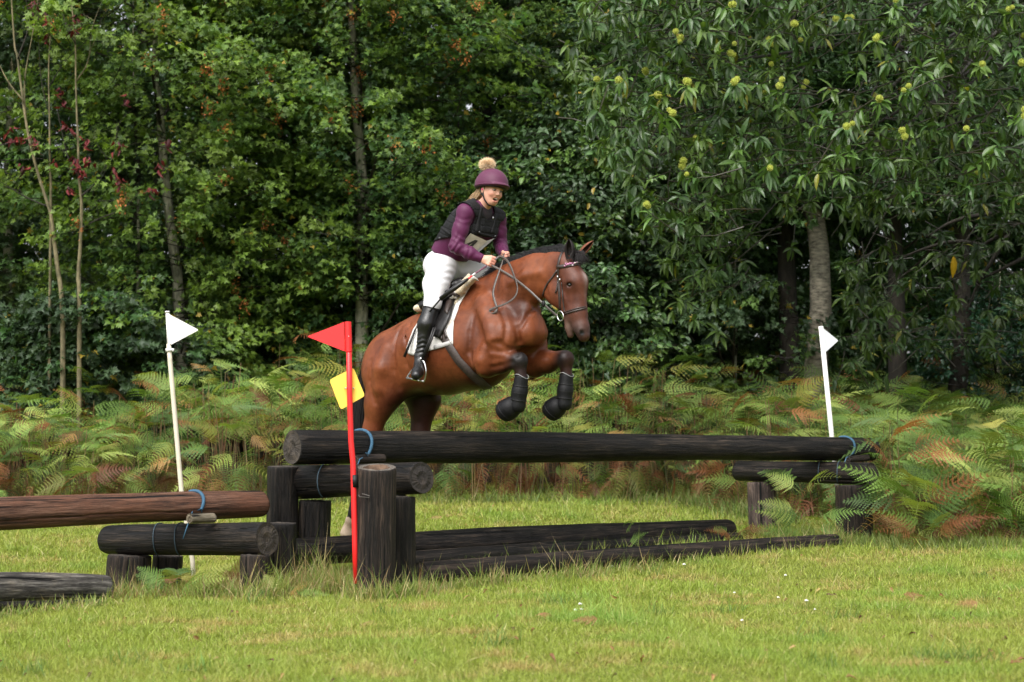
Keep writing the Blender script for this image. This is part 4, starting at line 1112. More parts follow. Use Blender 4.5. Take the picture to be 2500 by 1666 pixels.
# eyes and teeth
M_sclera = simple("eye_white", (.30, .27, .25), .2, nscale=1, namt=0, bstr=0); M_iris = simple("iris", (.05, .05, .045), .1, bstr=0); M_teeth = simple("teeth", (.75, .70, .62), .25, bstr=0)  # eye whites darkened: shadow under the helmet put into their colour
for sg in (-1, 1):
    mb = MB(); mb.sphere(hd(.0745, sg * .031, .010), (.011, .0125, .0095), 12, 8, R=RHD); ey = mb.build("eye", M_sclera, rider, rel=RB)
    mb = MB(); mb.sphere(hd(.0818, sg * .030, .0095), (.0052, .006, .006), 10, 6); mb.build("iris", M_iris, ey, rel=RB)
mb = MB()
for i in range(7):
    l = (i - 3) * .0052; mb.sphere(hd(.083 - abs(l) * .25, l, -.0505), (.0032, .0028, .0042), 8, 6, R=RHD)
mb.build("teeth", M_teeth, rider, rel=RB)
# shirt
def wrinkles(v, amp, f, seed=0):
    r_ = np.random.default_rng(seed); out = np.zeros(len(v))
    for _ in range(5):
        k_ = r_.normal(0, 1, 3); k_ /= np.linalg.norm(k_); out += np.sin((v @ k_) * f * r_.uniform(.6, 1.6) + 2.2 * np.sin((v @ np.roll(k_, 1)) * f * .35 + r_.uniform(0, 6)) + r_.uniform(0, 6))
    return amp * out / 2.2
M_shirt = attr_mat("purple_technical_fabric", .55, .3, nscale=120, namt=.10, bstr=.12, bdist=.002, sheen=.05)
Sx = SDF(.0055); torso(Sx, .012); Sx.cone(H(1096, 625, 0), H(1110, 600, 0), .108, .112, .04, 1.3)
_h0, _h1 = H(1056, 597, 0), H(1138, 646, 0); _hd = _h1 - _h0; Sx.half((_h0 + _h1) / 2, (_hd[2], 0, -_hd[0]))
for a_ in (arm_n, arm_f):
    a2 = a_[:-1] + [(a_[-1][0] * .93 + a_[-2][0] * .07, a_[-1][1] + .002)]; limb(Sx, a2, .006)
for w_, e_ in ((wr_n, el_n), (wr_f, el_f)): d_ = (w_ - e_) / np.linalg.norm(w_ - e_); Sx.cone(w_ + d_ * .034, w_ + d_ * .08, .040, .040, .003, op='-')
for w0_, w1_ in ((wr_n, el_n), (wr_f, el_f)):
    d = (w0_ - w1_) / np.linalg.norm(w0_ - w1_)
Sx.ell(H(1186, 476, 0), (.09, .09, .066), k=.004, op='-')
v, q = Sx.mesh(2); nn = vnormals(v, q)
d_n = (wr_n - el_n) / np.linalg.norm(wr_n - el_n); d_f = (wr_f - el_f) / np.linalg.norm(wr_f - el_f)
armw = np.clip(np.exp(-(np.linalg.norm(v - el_n, axis=1) / .13) ** 2) + np.exp(-(np.linalg.norm(v - el_f, axis=1) / .13) ** 2) + .35, 0, 1)
ax1 = (v - el_n) @ ((wr_n - el_n) / np.linalg.norm(wr_n - el_n)); fold = np.sin(ax1 * 150 + 3 * np.sin(v[:, 1] * 40) + 2 * np.sin(v[:, 2] * 22)) * np.exp(-(np.linalg.norm(v - el_n, axis=1) / .11) ** 2)
for s1_, e1_ in ((sh_n, el_n), (sh_f, el_f), (el_n, wr_n), (el_f, wr_f)):
    dd_ = (e1_ - s1_) / np.linalg.norm(e1_ - s1_); t_ = (v - s1_) @ dd_; off_ = np.linalg.norm((v - s1_) - t_[:, None] * dd_, axis=1)
    fold = fold + .55 * np.sin(t_ * 105 + 2.5 * np.sin(v[:, 0] * 31 + v[:, 1] * 23) + 1.2 * np.sin(v[:, 2] * 47)) * np.exp(-(off_ / .07) ** 4) * sstep(t_, -.02, .06)
v = v + nn * (wrinkles(v, .0022, 42, 1) * armw + .0036 * fold + .003)[:, None]
sc_ = np.tile([.080, .010, .050], (len(v), 1)); w_ = (sstep(-np.linalg.norm((v - H(1188, 525, 0) - np.array([.05, 0, -.01])) / [1, .8, 1.3], axis=1), -.12, -.08))[:, None]; sc_ = sc_ * (1 - w_) + np.array([.016, .010, .014]) * w_
shirt = hpart("shirt", v, q, M_shirt, rider, RB, sc_)
M_cuff = simple("purple_cuff", (.07, .011, .05), .5)
for w_, d in ((wr_n, d_n), (wr_f, d_f)):
    mb = MB(); u, w2 = perp(d); mb.tube([w_ - d * .004 + .0325 * (math.cos(x) * u + math.sin(x) * w2) for x in np.linspace(0, 2 * math.pi, 20)], .0045, 6, cap=False)
    mb.build("cuff", M_cuff, shirt, rel=RB)
# collar of the shirt round the neck
Sx = SDF(.0045); Sx.cone(H(1172, 517, 0), H(1182, 500, 0), .064, .060, .01); Sx.half(H(1181, 502, 0), (H(1182, 500, 0) - H(1172, 517, 0)) + np.array([.03, 0, 0])); 
v, q = Sx.mesh(1); hpart("collar", v, q, simple("dark_purple_collar", (.035, .008, .028), .6), rider, RB)
# breeches
M_breech = attr_mat("white_stretch_cotton", .75, .3, nscale=90, namt=.03, bstr=.12, bdist=.002, sheen=.2)
Sx = SDF(.0058); Sx.chain([(H(1098, 622, 0), .105), (pel, .118)], .04, 1.32); limb(Sx, leg_n, .004, .05); limb(Sx, leg_f, .004, .05); 
Sx.ell(pel + np.array([-.065, -.06, -.03]), (.09, .085, .10), k=.04); Sx.ell(pel + np.array([-.065, .06, -.03]), (.09, .085, .10), k=.04)
Sx.cone(kn_n, H(1050, 765, -.30), .060, .052, .03); Sx.cone(kn_f, kn_f * .8 + an_f * .2, .060, .055, .03)
v, q = Sx.mesh(2); nn = vnormals(v, q)
crk = np.exp(-(np.abs((v - hip_n) @ np.array([.45, 0, .9])) / .07) ** 2) * (v[:, 0] > pel[0] - .05)
v = v + nn * (wrinkles(v, .0010, 36, 3) + .0030 * crk * np.sin((v - hip_n) @ np.array([-50, 30, 110.]) + 2 * np.sin(v[:, 1] * 18)))[:, None]
hpart("breeches", v, q, M_breech, rider, RB, np.tile([.66, .655, .68], (len(v), 1)))
# boots
M_tall = simple("polished_black_boot", (.007, .007, .007), .30, .5, nscale=26, namt=.4, bstr=.35, bdist=.008, stretch=(1, 1, 1.0))
for side, kn, cf, an, toe in ((0, kn_n, calf_n, an_n, toe_n), (1, kn_f, calf_f, an_f, toe_f)):
    Sx = SDF(.005); d = (kn - an) / np.linalg.norm(kn - an); top = kn - d * .055
    m_ = cf[1][0]
    Sx.chain([(top, .066), (m_, .063), (an + d * .03, .042), (an, .043)], .03); foot(Sx, an, toe, .008)
    fd = (toe - an) / np.linalg.norm(toe - an); Sx.half(top + d * .018 + np.array([.0, 0, .01]), d + np.array([-.25, 0, 0]))
    v, q = Sx.mesh(2); nn = vnormals(v, q); s_ = (v - an) @ d
    v = v + nn * (.003 * np.sin(s_ * 190 + 2 * np.sin(v[:, 0] * 60)) * np.exp(-((s_ - .07) / .06) ** 2))[:, None]
    bt = hpart("boot", v, q, M_tall, rider, RB)
    mb = MB(); u, w2 = perp(d); mb.tube([top + d * .006 + .069 * (math.cos(x) * u + math.sin(x) * w2) + d * .012 * math.cos(x - 1) for x in np.linspace(0, 2 * math.pi, 26)], .0035, 6, cap=False)
    mb.build("boot_top", M_leather, bt, rel=RB)
    if side == 0:
        mb = MB(); c0 = an + np.array([0, 0, -.012]); mb.tube([c0 + .050 * (math.cos(x) * fd + math.sin(x) * np.cross([0, 0, 1], fd)) for x in np.linspace(0, 2 * math.pi, 22)], .004, 6, cap=False)
        mb.build("spur", M_steel, bt, rel=RB)
# body protector
M_vest = simple("black_nylon", (.009, .009, .010), .7, .25, nscale=45, namt=.4, bstr=.5, bdist=.004)
Sx = SDF(.0055); torso(Sx, .032)
Sx.ell(chest + np.array([-.075, 0, .0]), (.085, .15, .17), k=.05)
Sx.half(H(1110, 590, 0), (.03, 0, -1.0))
for s_, e_ in ((sh_n, el_n), (sh_f, el_f)):
    d_ = (e_ - s_) / np.linalg.norm(e_ - s_); sg_ = np.sign(s_[1]); m_ = s_ + np.array([0, sg_ * .02, -.03])
    Sx.cone(m_ + np.array([0, sg_ * .0, .02]), m_ + d_ * .10 + np.array([0, sg_ * .05, 0]), .082, .085, .006, op='-'); Sx.cone(m_, m_ + np.array([0, sg_ * .3, .05]), .085, .12, .006, op='-')
nk = H(1184, 505, 0); Sx.cone(nk - (.0, 0, .03), nk + np.array([.03, 0, .1]), .078, .09, .006, op='-'); Sx.cone(nk + np.array([.05, 0, -.02]), nk + np.array([.10, 0, -.095]), .045, .022, .006, op='-')
Si = SDF(.0055); torso(Si, .016)
v, q = Sx.mesh(1, minus=Si); nn = vnormals(v, q)
bl = np.abs(((v[:, 2] * .93 + v[:, 0] * .36) / .052) % 1 - .5); bl2 = np.abs((v[:, 1] / .06) % 1 - .5)
v = v - nn * (.006 * np.clip((.10 - np.minimum(bl, bl2)) / .10, 0, 1))[:, None]
VV, FF = v, [list(a) for a in q]
vest = hpart("body_protector", VV, q, M_vest, rider, RB)
VB = bvh_of(VV, FF)
M_web = simple("black_webbing", (.014, .014, .015), .75, .2, nscale=160); M_gb = simple("grey_buckle", (.07, .07, .075), .35)
for ps_, w_ in (([(1176, 508), (1172, 522), (1167, 545), (1163, 568)], .03), ([(1212, 525), (1207, 545), (1200, 570)], .026), ([(1160, 566), (1180, 573), (1205, 579)], .018), ([(1078, 556), (1090, 566), (1102, 574)], .02)):
    mb = MB(); strap(mb, ps_, w_, .004, .004, VB); mb.build("webbing", M_web, vest, rel=RB)
for x, y in ((1169, 565), (1207, 576), (1075, 581)):
    s_ = surf(x, y, VB, .008)
    if s_: mb = MB(); mb.sphere(s_[0], (.011, .006, .007), 8, 6); mb.build("buckle", M_gb, vest, rel=RB)
mb = MB(); s_ = H(1194, 530, -.015) + [.04, 0, 0]; mb.tube([s_, s_ + [0, 0, -.028]], .0022, 6); mb.build("zip_pull", M_steel, shirt, rel=RB)
# number bib hanging in front of the belly
M_bib = simple("dull_clear_bib", (.36, .33, .255), .35, nscale=25, namt=.15, bstr=.3, bdist=.006)
M_bib2 = simple("clear_plastic_edge", (.30, .31, .30), .2, nscale=25, namt=.2, bstr=.3)
M_ink = simple("black_ink", (.02, .018, .014), .6, bstr=0)
bc = chest + np.array([.185, 0, -.085]); bn = np.array([.80, -.28, -.30]); bn /= np.linalg.norm(bn)
def onbib(px, py, o=0.0):
    oo, d = lray(px, py); return oo + d * ((bc + bn * o - oo).dot(bn) / d.dot(bn))
mb = MB(); mb.prism([onbib(*p) for p in ((1149, 570), (1189, 589), (1170, 606), (1157, 619), (1127, 603), (1130, 592))], bn * .002); bib = mb.build("bib", M_bib, rider, smooth=False, rel=RB)
mb = MB(); mb.prism([onbib(p[0], p[1], -.002) for p in ((1187, 589), (1208, 582), (1180, 606), (1164, 620), (1156, 619))], bn * .002); mb.build("bib_edge", M_bib2, bib, smooth=False, rel=RB)
mb = MB()
for poly in (((1160, 586), (1167, 588), (1163, 593), (1143, 612), (1139, 608), (1154, 594)), ((1160, 586), (1154, 593.5), (1140, 601), (1135, 601), (1136, 597.5))):
    mb.prism([onbib(p[0], p[1], -.0022 if bn.dot(lray(1150, 600)[1]) > 0 else .0035) for p in poly], bn * .001)
mb.build("number", M_ink, bib, smooth=False, rel=RB)
# helmet with silk and pompom
Sx = SDF(.005)
_t = math.radians(13); hf2 = math.cos(_t) * hf + math.sin(_t) * hu; hu2 = np.cross(hf2, hl); RHE = np.stack([hf2, hl, hu2], 1)
hc = hd(-.012, .0, .040)
def he(f, l, u): return hc + RHE @ np.array([f, l, u])
def capsh(S, e, k=.01, op='+'): S.ell(hc, (.140 + e, .119 + e, .128 + e), RHE, k=k, op=op)
capsh(Sx, 0)
Sx.ell(he(.108, 0, -.012), (.062, .078, .012), RHE, k=.014)
Sx.half(he(0, 0, -.026), -hu2)
capsh(Sx, -.016, .004, '-')
v, q = Sx.mesh(2)
M_silk = simple("plum_helmet_silk", (.088, .017, .050), .55, .3, nscale=30, namt=.06, bstr=.08, sheen=.08)
hel = hpart("helmet", v, q, M_silk, rider, RB)
Sx = SDF(.005); Sx.ell(hc, (.134, .113, .12), RHE); Sx.half(he(0, 0, -.018), hu2); Sx.half(he(0, 0, -.034), -hu2); Sx.ell(hc, (.108, .090, .12), RHE, k=.004, op='-'); v, q = Sx.mesh(1); hpart("helmet_lining", v, q, M_blk, hel, RB)
mb = MB(); an_ = np.linspace(0, 2 * math.pi, 50)
mb.tube([he(.137 * math.cos(a) + .034 * max(0, math.cos(a)) ** 3, .117 * math.sin(a), -.016) for a in an_], .0045, 6, cap=False)
mb.build("helmet_band", M_silk, hel, rel=RB)
PC = H(1191, 402, 0); r_ = np.random.default_rng(9); V = []; F = []; cc = []
mb = MB(); mb.sphere(PC, .044, 16, 10, col=(.62, .46, .30))
for i in range(6000):
    d = r_.normal(0, 1, 3); d /= np.linalg.norm(d); s_ = np.cross(d, r_.normal(0, 1, 3)); s_ /= np.linalg.norm(s_)
    L = .055 * r_.uniform(.88, 1.06); d = d * [1.12, 1.12, .86]; a = PC + d * .03; b_ = PC + d * L + r_.normal(0, .007, 3) + [-.006, 0, 0]; n0 = len(V)
    V += [a - s_ * .003, a + s_ * .003, b_]; F.append([n0, n0 + 1, n0 + 2]); c_ = np.array([.92, .72, .50]) * r_.uniform(.7, 1.25); cc += [c_ * .75, c_ * .75, c_]
M_pom = attr_mat("pompom_fur", .8, .2, sheen=.4)
pom = mb.build("pompom", M_pom, hel, rel=RB); 
hpart("fur", np.array(V), F, M_pom, pom, RB, np.array(cc), smooth=False)
# chin strap, earphone, hair
M_strap = simple("black_chin_strap", (.012, .012, .012), .6)
for sg in (-1, 1):
    mb = MB(); P = cr([hd(.01, sg * .078, .03), hd(.008, sg * .076, -.02), hd(.022, sg * .064, -.070), hd(.048, sg * .030, -.108), hd(.055, 0, -.112)], 6)
    mb.ribbon(P, [RHD @ np.array([.1, sg, -.4])] * len(P), .013, .003); P = cr([hd(-.04, sg * .075, .02), hd(-.02, sg * .074, -.03), hd(.012, sg * .066, -.055)], 5); mb.ribbon(P, [RHD @ np.array([0, sg, 0])] * len(P), .011, .003)
    mb.build("chin_strap", M_strap, hel, rel=RB)
mb = MB(); mb.sphere(hd(.002, -.086, -.008), (.007, .006, .009)); mb.build("earphone", simple("pink_plastic", (.7, .05, .18), .3), rider, rel=RB)
M_blond = attr_mat("blond_hair", .45, .5)
def hroot(r_): return hd(-.062 + r_.uniform(-.02, .02), r_.uniform(-.070, .02), -.015 + r_.uniform(-.035, .03)), None
def htip(r_, p0):
    t = hd(-.10, -.055, -.10) + r_.normal(0, .012, 3)
    if r_.random() < .5: t = hd(-.16, -.04, -.115) + r_.normal(0, .016, 3)
    return t, (p0 + t) / 2 + RHD @ np.array([-.02, -.012, -.02])
strands("hair", hroot, htip, 500, .0035, rider, M_blond, (.36, .23, .12), base=RB, seed=11)
mb = MB(); mb.sphere(hd(-.082, -.02, -.045), (.035, .04, .034), 14, 10, col=(.20, .12, .065)); mb.build("hair_bun", M_blond, rider, rel=RB)
# whip
wt = hthing("riding_whip", "black riding whip with red and white band in the rider's hand, behind her leg", "whip", H(1110, 702, -.33))
WB = H(1110, 702, -.33)
wp = [H(1188, 650, -.14), H(1160, 668, -.25), H(1143, 681, -.32), H(1110, 704, -.40), H(1076, 730, -.42)]
mb = MB(); mb.tube([wp[0], wp[1]], [.006, .006], 8); mb.build("handle", simple("mauve_grip", (.16, .055, .09), .5), wt, rel=WB)
mb = MB(); mb.tube([wp[1], wp[1] + (wp[2] - wp[1]) * .45], .0075, 8); mb.build("white_band", M_white, wt, rel=WB)
mb = MB(); mb.tube([wp[1] + (wp[2] - wp[1]) * .45, wp[2]], .007, 8); mb.build("red_band", M_redp, wt, rel=WB)
mb = MB(); mb.tube([wp[2], wp[2] * .8 + wp[3] * .2, wp[3], wp[4]], [.008, .014, .019, .018], 10); mb.build("grip", M_leather, wt, rel=WB)
mb = MB(); mb.tube(cr([wp[4], H(1052, 758, -.36), H(1030, 782, -.26), H(1014, 805, -.30), H(988, 868, -.36)], 4), .0065, 8); mb.tube([H(1014, 805, -.30), H(987, 872, -.36)], [.008, .0115], 8); mb.build("shaft", M_leather, wt, rel=WB)
# ------------------------------------------------------------------ vegetation
class Template:
    def __init__(s, V, F, shade=None): s.V = np.array(V, dtype=np.float32); s.F = F; s.sh = np.ones(len(V), np.float32) if shade is None else np.array(shade, np.float32)
def scatter_mesh(name, T, pos, R, scale, cols, mats, parent=None, rel=None):
    """one mesh with a copy of template T at each pos (R (n,3,3), scale (n,) or (n,3), cols (n,3))"""
    n = len(pos); nv = len(T.V); scale = np.asarray(scale, np.float32)
    if scale.ndim == 1: scale = scale[:, None]
    L = T.V[None] * (scale[:, None, :] if scale.shape[1] == 3 else scale[:, None, :])
    V = np.einsum('nij,nvj->nvi', R.astype(np.float32), L) + np.asarray(pos, np.float32)[:, None, :]
    if rel is not None: V = V - np.asarray(rel, np.float32)
    tot1 = np.array([len(f) for f in T.F], np.int32); l1 = np.concatenate([np.array(f, np.int32) for f in T.F])
    loops = (l1[None] + (np.arange(n, dtype=np.int32) * nv)[:, None]).reshape(-1); tot = np.tile(tot1, n)
    C_ = (np.asarray(cols, np.float32)[:, None, :] * T.sh[None, :, None]).reshape(-1, 3)
    return V.reshape(-1, 3), loops, tot, C_
def raw_mesh(name, parts, mats, parent=None, smooth=False):
    Vs, Ls, Ts, Cs = [], [], [], []; off = 0
    for V, l, t, c in parts: Vs.append(V); Ls.append(l + off); Ts.append(t); Cs.append(c); off += len(V)
    V = np.concatenate(Vs).astype(np.float32); loops = np.concatenate(Ls).astype(np.int32); tot = np.concatenate(Ts).astype(np.int32)
    me = bpy.data.meshes.new(name); me.vertices.add(len(V)); me.vertices.foreach_set("co", V.reshape(-1))
    me.loops.add(len(loops)); me.loops.foreach_set("vertex_index", loops); me.polygons.add(len(tot))
    st_ = np.concatenate([[0], np.cumsum(tot)[:-1]]).astype(np.int32)
    me.polygons.foreach_set("loop_start", st_); me.polygons.foreach_set("loop_total", tot); me.update(calc_edges=True)
    a = me.color_attributes.new("Col", 'FLOAT_COLOR', 'POINT'); c = np.ones((len(V), 4), np.float32); c[:, :3] = np.clip(np.concatenate(Cs), 0, 1); a.data.foreach_set("color", c.reshape(-1))
    return link_mesh(name, me, mats, parent, smooth)
def mb_part(mb, rel=None):
    V = np.concatenate(mb.V); V = V - np.asarray(rel) if rel is not None else V
    return V, np.concatenate([np.array(f, np.int32) for f in mb.F]), np.array([len(f) for f in mb.F], np.int32), np.concatenate(mb.C)
def frames(d, up):
    """rotation matrices with X along d and Z near up"""
    d = d / (np.linalg.norm(d, axis=1, keepdims=True) + 1e-9); y = np.cross(up, d); y /= np.linalg.norm(y, axis=1, keepdims=True) + 1e-9
    z = np.cross(d, y); return np.stack([d, y, z], -1)
def leaf_template(half, fold=.25, droop=.25, width=1.0):
    """leaf from a half outline [(x, y)...] from base to tip; two halves folded on the midrib"""
    pts = [(x, y * width) for x, y in half]; V = []; n = len(pts)
    f = lambda x, y: -droop * x * x + fold * abs(y)
    mid = [(x, 0.0) for x in (0, .33, .66, 1.0)]
    for x, y in mid: V.append((x, 0, f(x, 0)))
    left = [len(V) + i for i in range(n - 2)]
    for x, y in pts[1:-1]: V.append((x, y, f(x, y)))
    right = [len(V) + i for i in range(n - 2)]
    for x, y in pts[1:-1]: V.append((x, -y, f(x, y)))
    F = [[0] + [1, 2, 3] + left[::-1], [3, 2, 1, 0] + right]
    return Template(V, F)
T_maple = leaf_template([(0, 0), (-.10, .22), (.02, .56), (.18, .24), (.46, .60), (.50, .22), (1, 0)], .25, .4)
T_ovate = leaf_template([(0, 0), (.12, .16), (.35, .27), (.62, .22), (.85, .09), (1, 0)], .3, .3)
def long_leaf():
    xs = [0, .12, .32, .55, .78, 1.0]; ws = [.012, .09, .15, .145, .085, .0]; V = []; F = []
    for x, w in zip(xs, ws):
        z = -.42 * x * x + .05 * x; V += [(x, w, z + w * .35), (x, 0, z), (x, -w, z + w * .35)]
    for i in range(len(xs) - 1):
        a = 3 * i; F += [[a, a + 1, a + 4, a + 3], [a + 1, a + 2, a + 5, a + 4]]
    return Template(V, F, [.9, 1.25, .9] * len(xs))
T_long = long_leaf()
M_leaf = attr_mat("maple_leaf", .46, .40, transl=.40)
M_leafg = attr_mat("glossy_leaf", .33, .5, transl=.22)
M_chest = attr_mat("chestnut_leaf", .36, .5, transl=.25)
def bark(name, a, b, scale=9, horiz=False):
    m, nt, bs = newmat(name); v = coords(nt, (1, 1, 3.0) if horiz else (1, 1, .35)); f = noise(nt, v, scale, 6, .65); f2 = noise(nt, coords(nt), 2.5, 4)
    c = ramp(nt, f, [(.35, a), (.62, b)]).outputs[0]; c = mixc(nt, 1.0, c, ramp(nt, f2, [(.3, (.6, .65, .55)), (.7, (1.25, 1.2, 1.1))]).outputs[0], 'MULTIPLY')
    nt.links.new(c, bs.inputs["Base Color"]); bs.inputs["Roughness"].default_value = .9; bump(nt, bs, f, .7, .02); return m
M_bark = bark("grey_green_bark", (.13, .13, .10), (.40, .39, .31), 14)
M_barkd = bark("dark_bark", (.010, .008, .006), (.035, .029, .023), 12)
M_birch = bark("silver_birch_bark", (.05, .045, .036), (.22, .20, .165), 9, True)
M_pale = bark("pale_sapling_bark", (.06, .055, .030), (.22, .185, .11), 18)
M_twig = attr_mat("twig", .8, .2)
def trunk_pts(pts, Y, r):
    return [at(x, y, Y) for x, y in pts]
def limb_tube(mb, p0, p1, r0, r1, rs, seg=6, n=7, wob=.06, c=(1, 1, 1)):
    P = []; L = np.linalg.norm(p1 - p0); a = rs.normal(0, wob * L, 3); b_ = rs.normal(0, wob * L * .5, 3)
    for i in range(n): t = i / (n - 1); P.append(p0 + (p1 - p0) * t + a * math.sin(math.pi * t) + b_ * math.sin(2 * math.pi * t))
    mb.tube(P, [r0 + (r1 - r0) * i / (n - 1) for i in range(n)], seg, c=c); return P
GREENS = dict(
    maple=[(.088, .158, .034), (.112, .186, .038), (.070, .138, .038), (.145, .212, .044)],
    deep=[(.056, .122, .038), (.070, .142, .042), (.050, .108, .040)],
    chest=[(.072, .138, .028), (.098, .166, .033), (.052, .108, .028)],
    blue=[(.048, .088, .042), (.060, .104, .046)],
    olive=[(.085, .135, .030), (.065, .11, .028)])
CORR = [([(444, 908), (433, 673), (415, 542), (401, 415), (390, 271), (379, 173)], 24.6, .15), ([(884, 900), (883, 563), (887, 470), (869, 253), (861, 60), (860, -80)], 25.0, .14), ([(338, 720), (337, 420), (330, 300)], 24.7, .06),
        ([(1932, 962), (1921, 680), (1918, 560)], 25.2, .16), ([(2192, 970), (2188, 680), (2180, 560)], 24.9, .15), ([(2338, 950), (2350, 800), (2347, 645)], 24.7, .14), ([(1640, 905), (1637, 700)], 24.8, .1)]
CORR = [(np.array([at(x, y, Y_) for x, y in pl]), Y_, w) for pl, Y_, w in CORR]
def open_gaps(rs, cen, keepp=.12):
    """thin the foliage standing before the bare trunks that can be seen through the leaves"""
    k = np.ones(len(cen), bool)
    for pl, Y_, w in CORR:
        f = Y_ / cen[:, 1]; xx = cen[:, 0] * f; zz = CAMZ + (cen[:, 2] - CAMZ) * f; o = np.argsort(pl[:, 2]); tx = np.interp(zz, pl[o, 2], pl[o, 0])
        k &= ~((cen[:, 1] < Y_ + .2) & (np.abs(xx - tx) < w) & (zz > pl[o, 2][0]) & (zz < pl[o, 2][-1]) & (rs.random(len(cen)) > keepp))
    return k
def spray_leaves(rs, centers, outward, n_leaf, L, leaf, cols, spread=.26, tipcol=None, upt=.45, droop=.12):
    """flat fans of leaves along a twig; returns pos, R, scale, col and the twig lines"""
    n = len(centers); out = outward / (np.linalg.norm(outward, axis=1, keepdims=True) + 1e-9)
    t = rs.uniform(.05, 1.0, (n, n_leaf)) ** .85
    side = np.cross(out, [0, 0, 1.0]); side /= np.linalg.norm(side, axis=1, keepdims=True) + 1e-9
    sg = rs.choice([-1, 1], (n, n_leaf)); lat = sg * rs.uniform(.02, 1, (n, n_leaf)) * spread * (1.15 - .75 * t) * (L / .7)[:, None]
    P = centers[:, None] + out[:, None] * (t * L[:, None])[..., None] + side[:, None] * lat[..., None]
    P[..., 2] += -droop * (t * L[:, None]) ** 2 + rs.normal(0, .045, (n, n_leaf))
    d = out[:, None] * rs.uniform(.4, 1.0, (n, n_leaf))[..., None] + side[:, None] * (sg * rs.uniform(.1, 1.1, (n, n_leaf)))[..., None] + np.array([0, 0, -.25]) + rs.normal(0, .32, (n, n_leaf, 3))
    up = np.array([0, 0, 1.0]) + rs.normal(0, upt, (n, n_leaf, 3)) + out[:, None] * .55
    P = P.reshape(-1, 3); R = frames(d.reshape(-1, 3), up.reshape(-1, 3)); sc = leaf * rs.uniform(.65, 1.2, len(P))
    ci = rs.integers(0, len(cols), n); base_ = np.array(cols)[ci][:, None] * rs.uniform(.7, 1.3, (n, n_leaf, 1)) * rs.uniform(.62, 1.3, (n, 1, 1)) * np.array([1, 1, 1.0])
    if tipcol is not None:
        w = (np.clip((t - .55) / .45, 0, 1) * rs.uniform(.2, 1, (n, 1)))[..., None]; base_ = base_ * (1 - w) + np.array(tipcol) * w
    yl = rs.random((n, n_leaf)) < .012; base_[yl] = (.30, .22, .03)
    return P, R, sc, base_.reshape(-1, 3)
def tree(label, name, px, Y, H_, crown, mats, cols, n_spray, leaf, T=None, n_leaf=22, trunk=None, r_trunk=.10, bark_m=None, seed=0, group=None, tipcol=None, L=(.5, .95), droop=.12, upt=.75, keys=0, limbs=16, cat="tree", front=False):
    """crown = (rx, ry, z0, z1): half widths and lowest / highest leaves above the ground"""
    rs = np.random.default_rng(seed); x, y = gxy(px, Y); g = float(ground_z(x, y)); base_ = np.array([x, y, g])
    t = thing(name, label, cat, base_, group)
    rx, ry, z0, z1 = crown; mb = MB()
    if trunk is None: TP = [base_ + np.array([.04 * math.sin(z * .9 + seed), .03 * math.cos(z * .7), z]) for z in np.linspace(-.2, H_, 12)]
    else:
        TP = trunk_pts(trunk, Y, 0); lo = TP[0]; hi = TP[-1]
        if lo[2] > g: TP = [np.array([lo[0], lo[1], g - .2])] + TP
        top = TP[-1]; d = (TP[-1] - TP[-2]); d /= np.linalg.norm(d); k = 1
        while top[2] < g + H_: top = top + (d * .5 + np.array([rs.normal(0, .03), 0, .5])) * 1.0; TP.append(top)
    nT = len(TP); rad = [max(.012, r_trunk * (1.15 - .95 * (p[2] - g) / H_)) for p in TP]; rad[0] = r_trunk * 1.25
    mb.tube(TP, rad, 12); tr = mb.build("trunk", bark_m or M_bark, t, rel=base_)
    mb = MB()
    # sprays fill the crown, thicker towards its outside
    u = rs.random(n_spray); z = z0 + (z1 - z0) * u; prof = np.sin(np.pi * np.clip(.12 + .80 * u, 0, 1)) ** .6
    a = np.where(rs.random(n_spray) < .68, rs.uniform(-np.pi, 0, n_spray), rs.uniform(0, 2 * np.pi, n_spray))
    f = rs.random(n_spray) ** .45
    lob = 1 + .28 * np.sin(a * 3 + z * 1.7 + seed) + .22 * np.sin(z * 3.1 + a * 2 + seed * 2)
    cx = np.cos(a) * rx * prof * f * lob; cy_ = np.sin(a) * ry * prof * f * lob
    Zax = np.array([p[2] for p in TP]); axx = np.interp(g + z, Zax, [p[0] for p in TP]); axy = np.interp(g + z, Zax, [p[1] for p in TP])
    out = np.stack([np.cos(a), np.sin(a), rs.normal(.10, .22, n_spray)], -1); out[:, :2] += rs.normal(0, .35, (n_spray, 2))
    cen = np.stack([axx + cx, axy + cy_, g + z], -1); Ls = rs.uniform(L[0], L[1], n_spray); cen = cen - out / np.linalg.norm(out, axis=1, keepdims=True) * Ls[:, None] * .5
    P, R, sc, cc = spray_leaves(rs, cen, out, n_leaf, Ls, leaf, cols, tipcol=tipcol, droop=droop, upt=upt)
    kp = open_gaps(rs, P); P, R, sc, cc = P[kp], R[kp], sc[kp], cc[kp]
    parts = [scatter_mesh("crown", T or T_maple, P, R, sc, cc, None, rel=base_)]
    o1 = out / np.linalg.norm(out, axis=1, keepdims=True)
    for i in range(0, n_spray):
        if rs.random() < .6:
            p0 = cen[i] - o1[i] * .15; p1 = cen[i] + o1[i] * Ls[i] * .9 - np.array([0, 0, droop * Ls[i] ** 2]); mb.tube([p0, (p0 + p1) / 2 + rs.normal(0, .02, 3), p1], [.008, .006, .003], 4, cap=False, c=(.03, .025, .018))
    for i in rs.choice(n_spray, min(limbs, n_spray), replace=False):
        zb = max(g + .5, cen[i][2] - rs.uniform(.1, .9) - .25 * math.hypot(cx[i], cy_[i])); p0 = np.array([np.interp(zb, Zax, [p[0] for p in TP]), np.interp(zb, Zax, [p[1] for p in TP]), zb])
        limb_tube(mb, p0, cen[i], .026, .008, rs, 5, c=(.035, .03, .022))
    parts.append(mb_part(mb, base_))
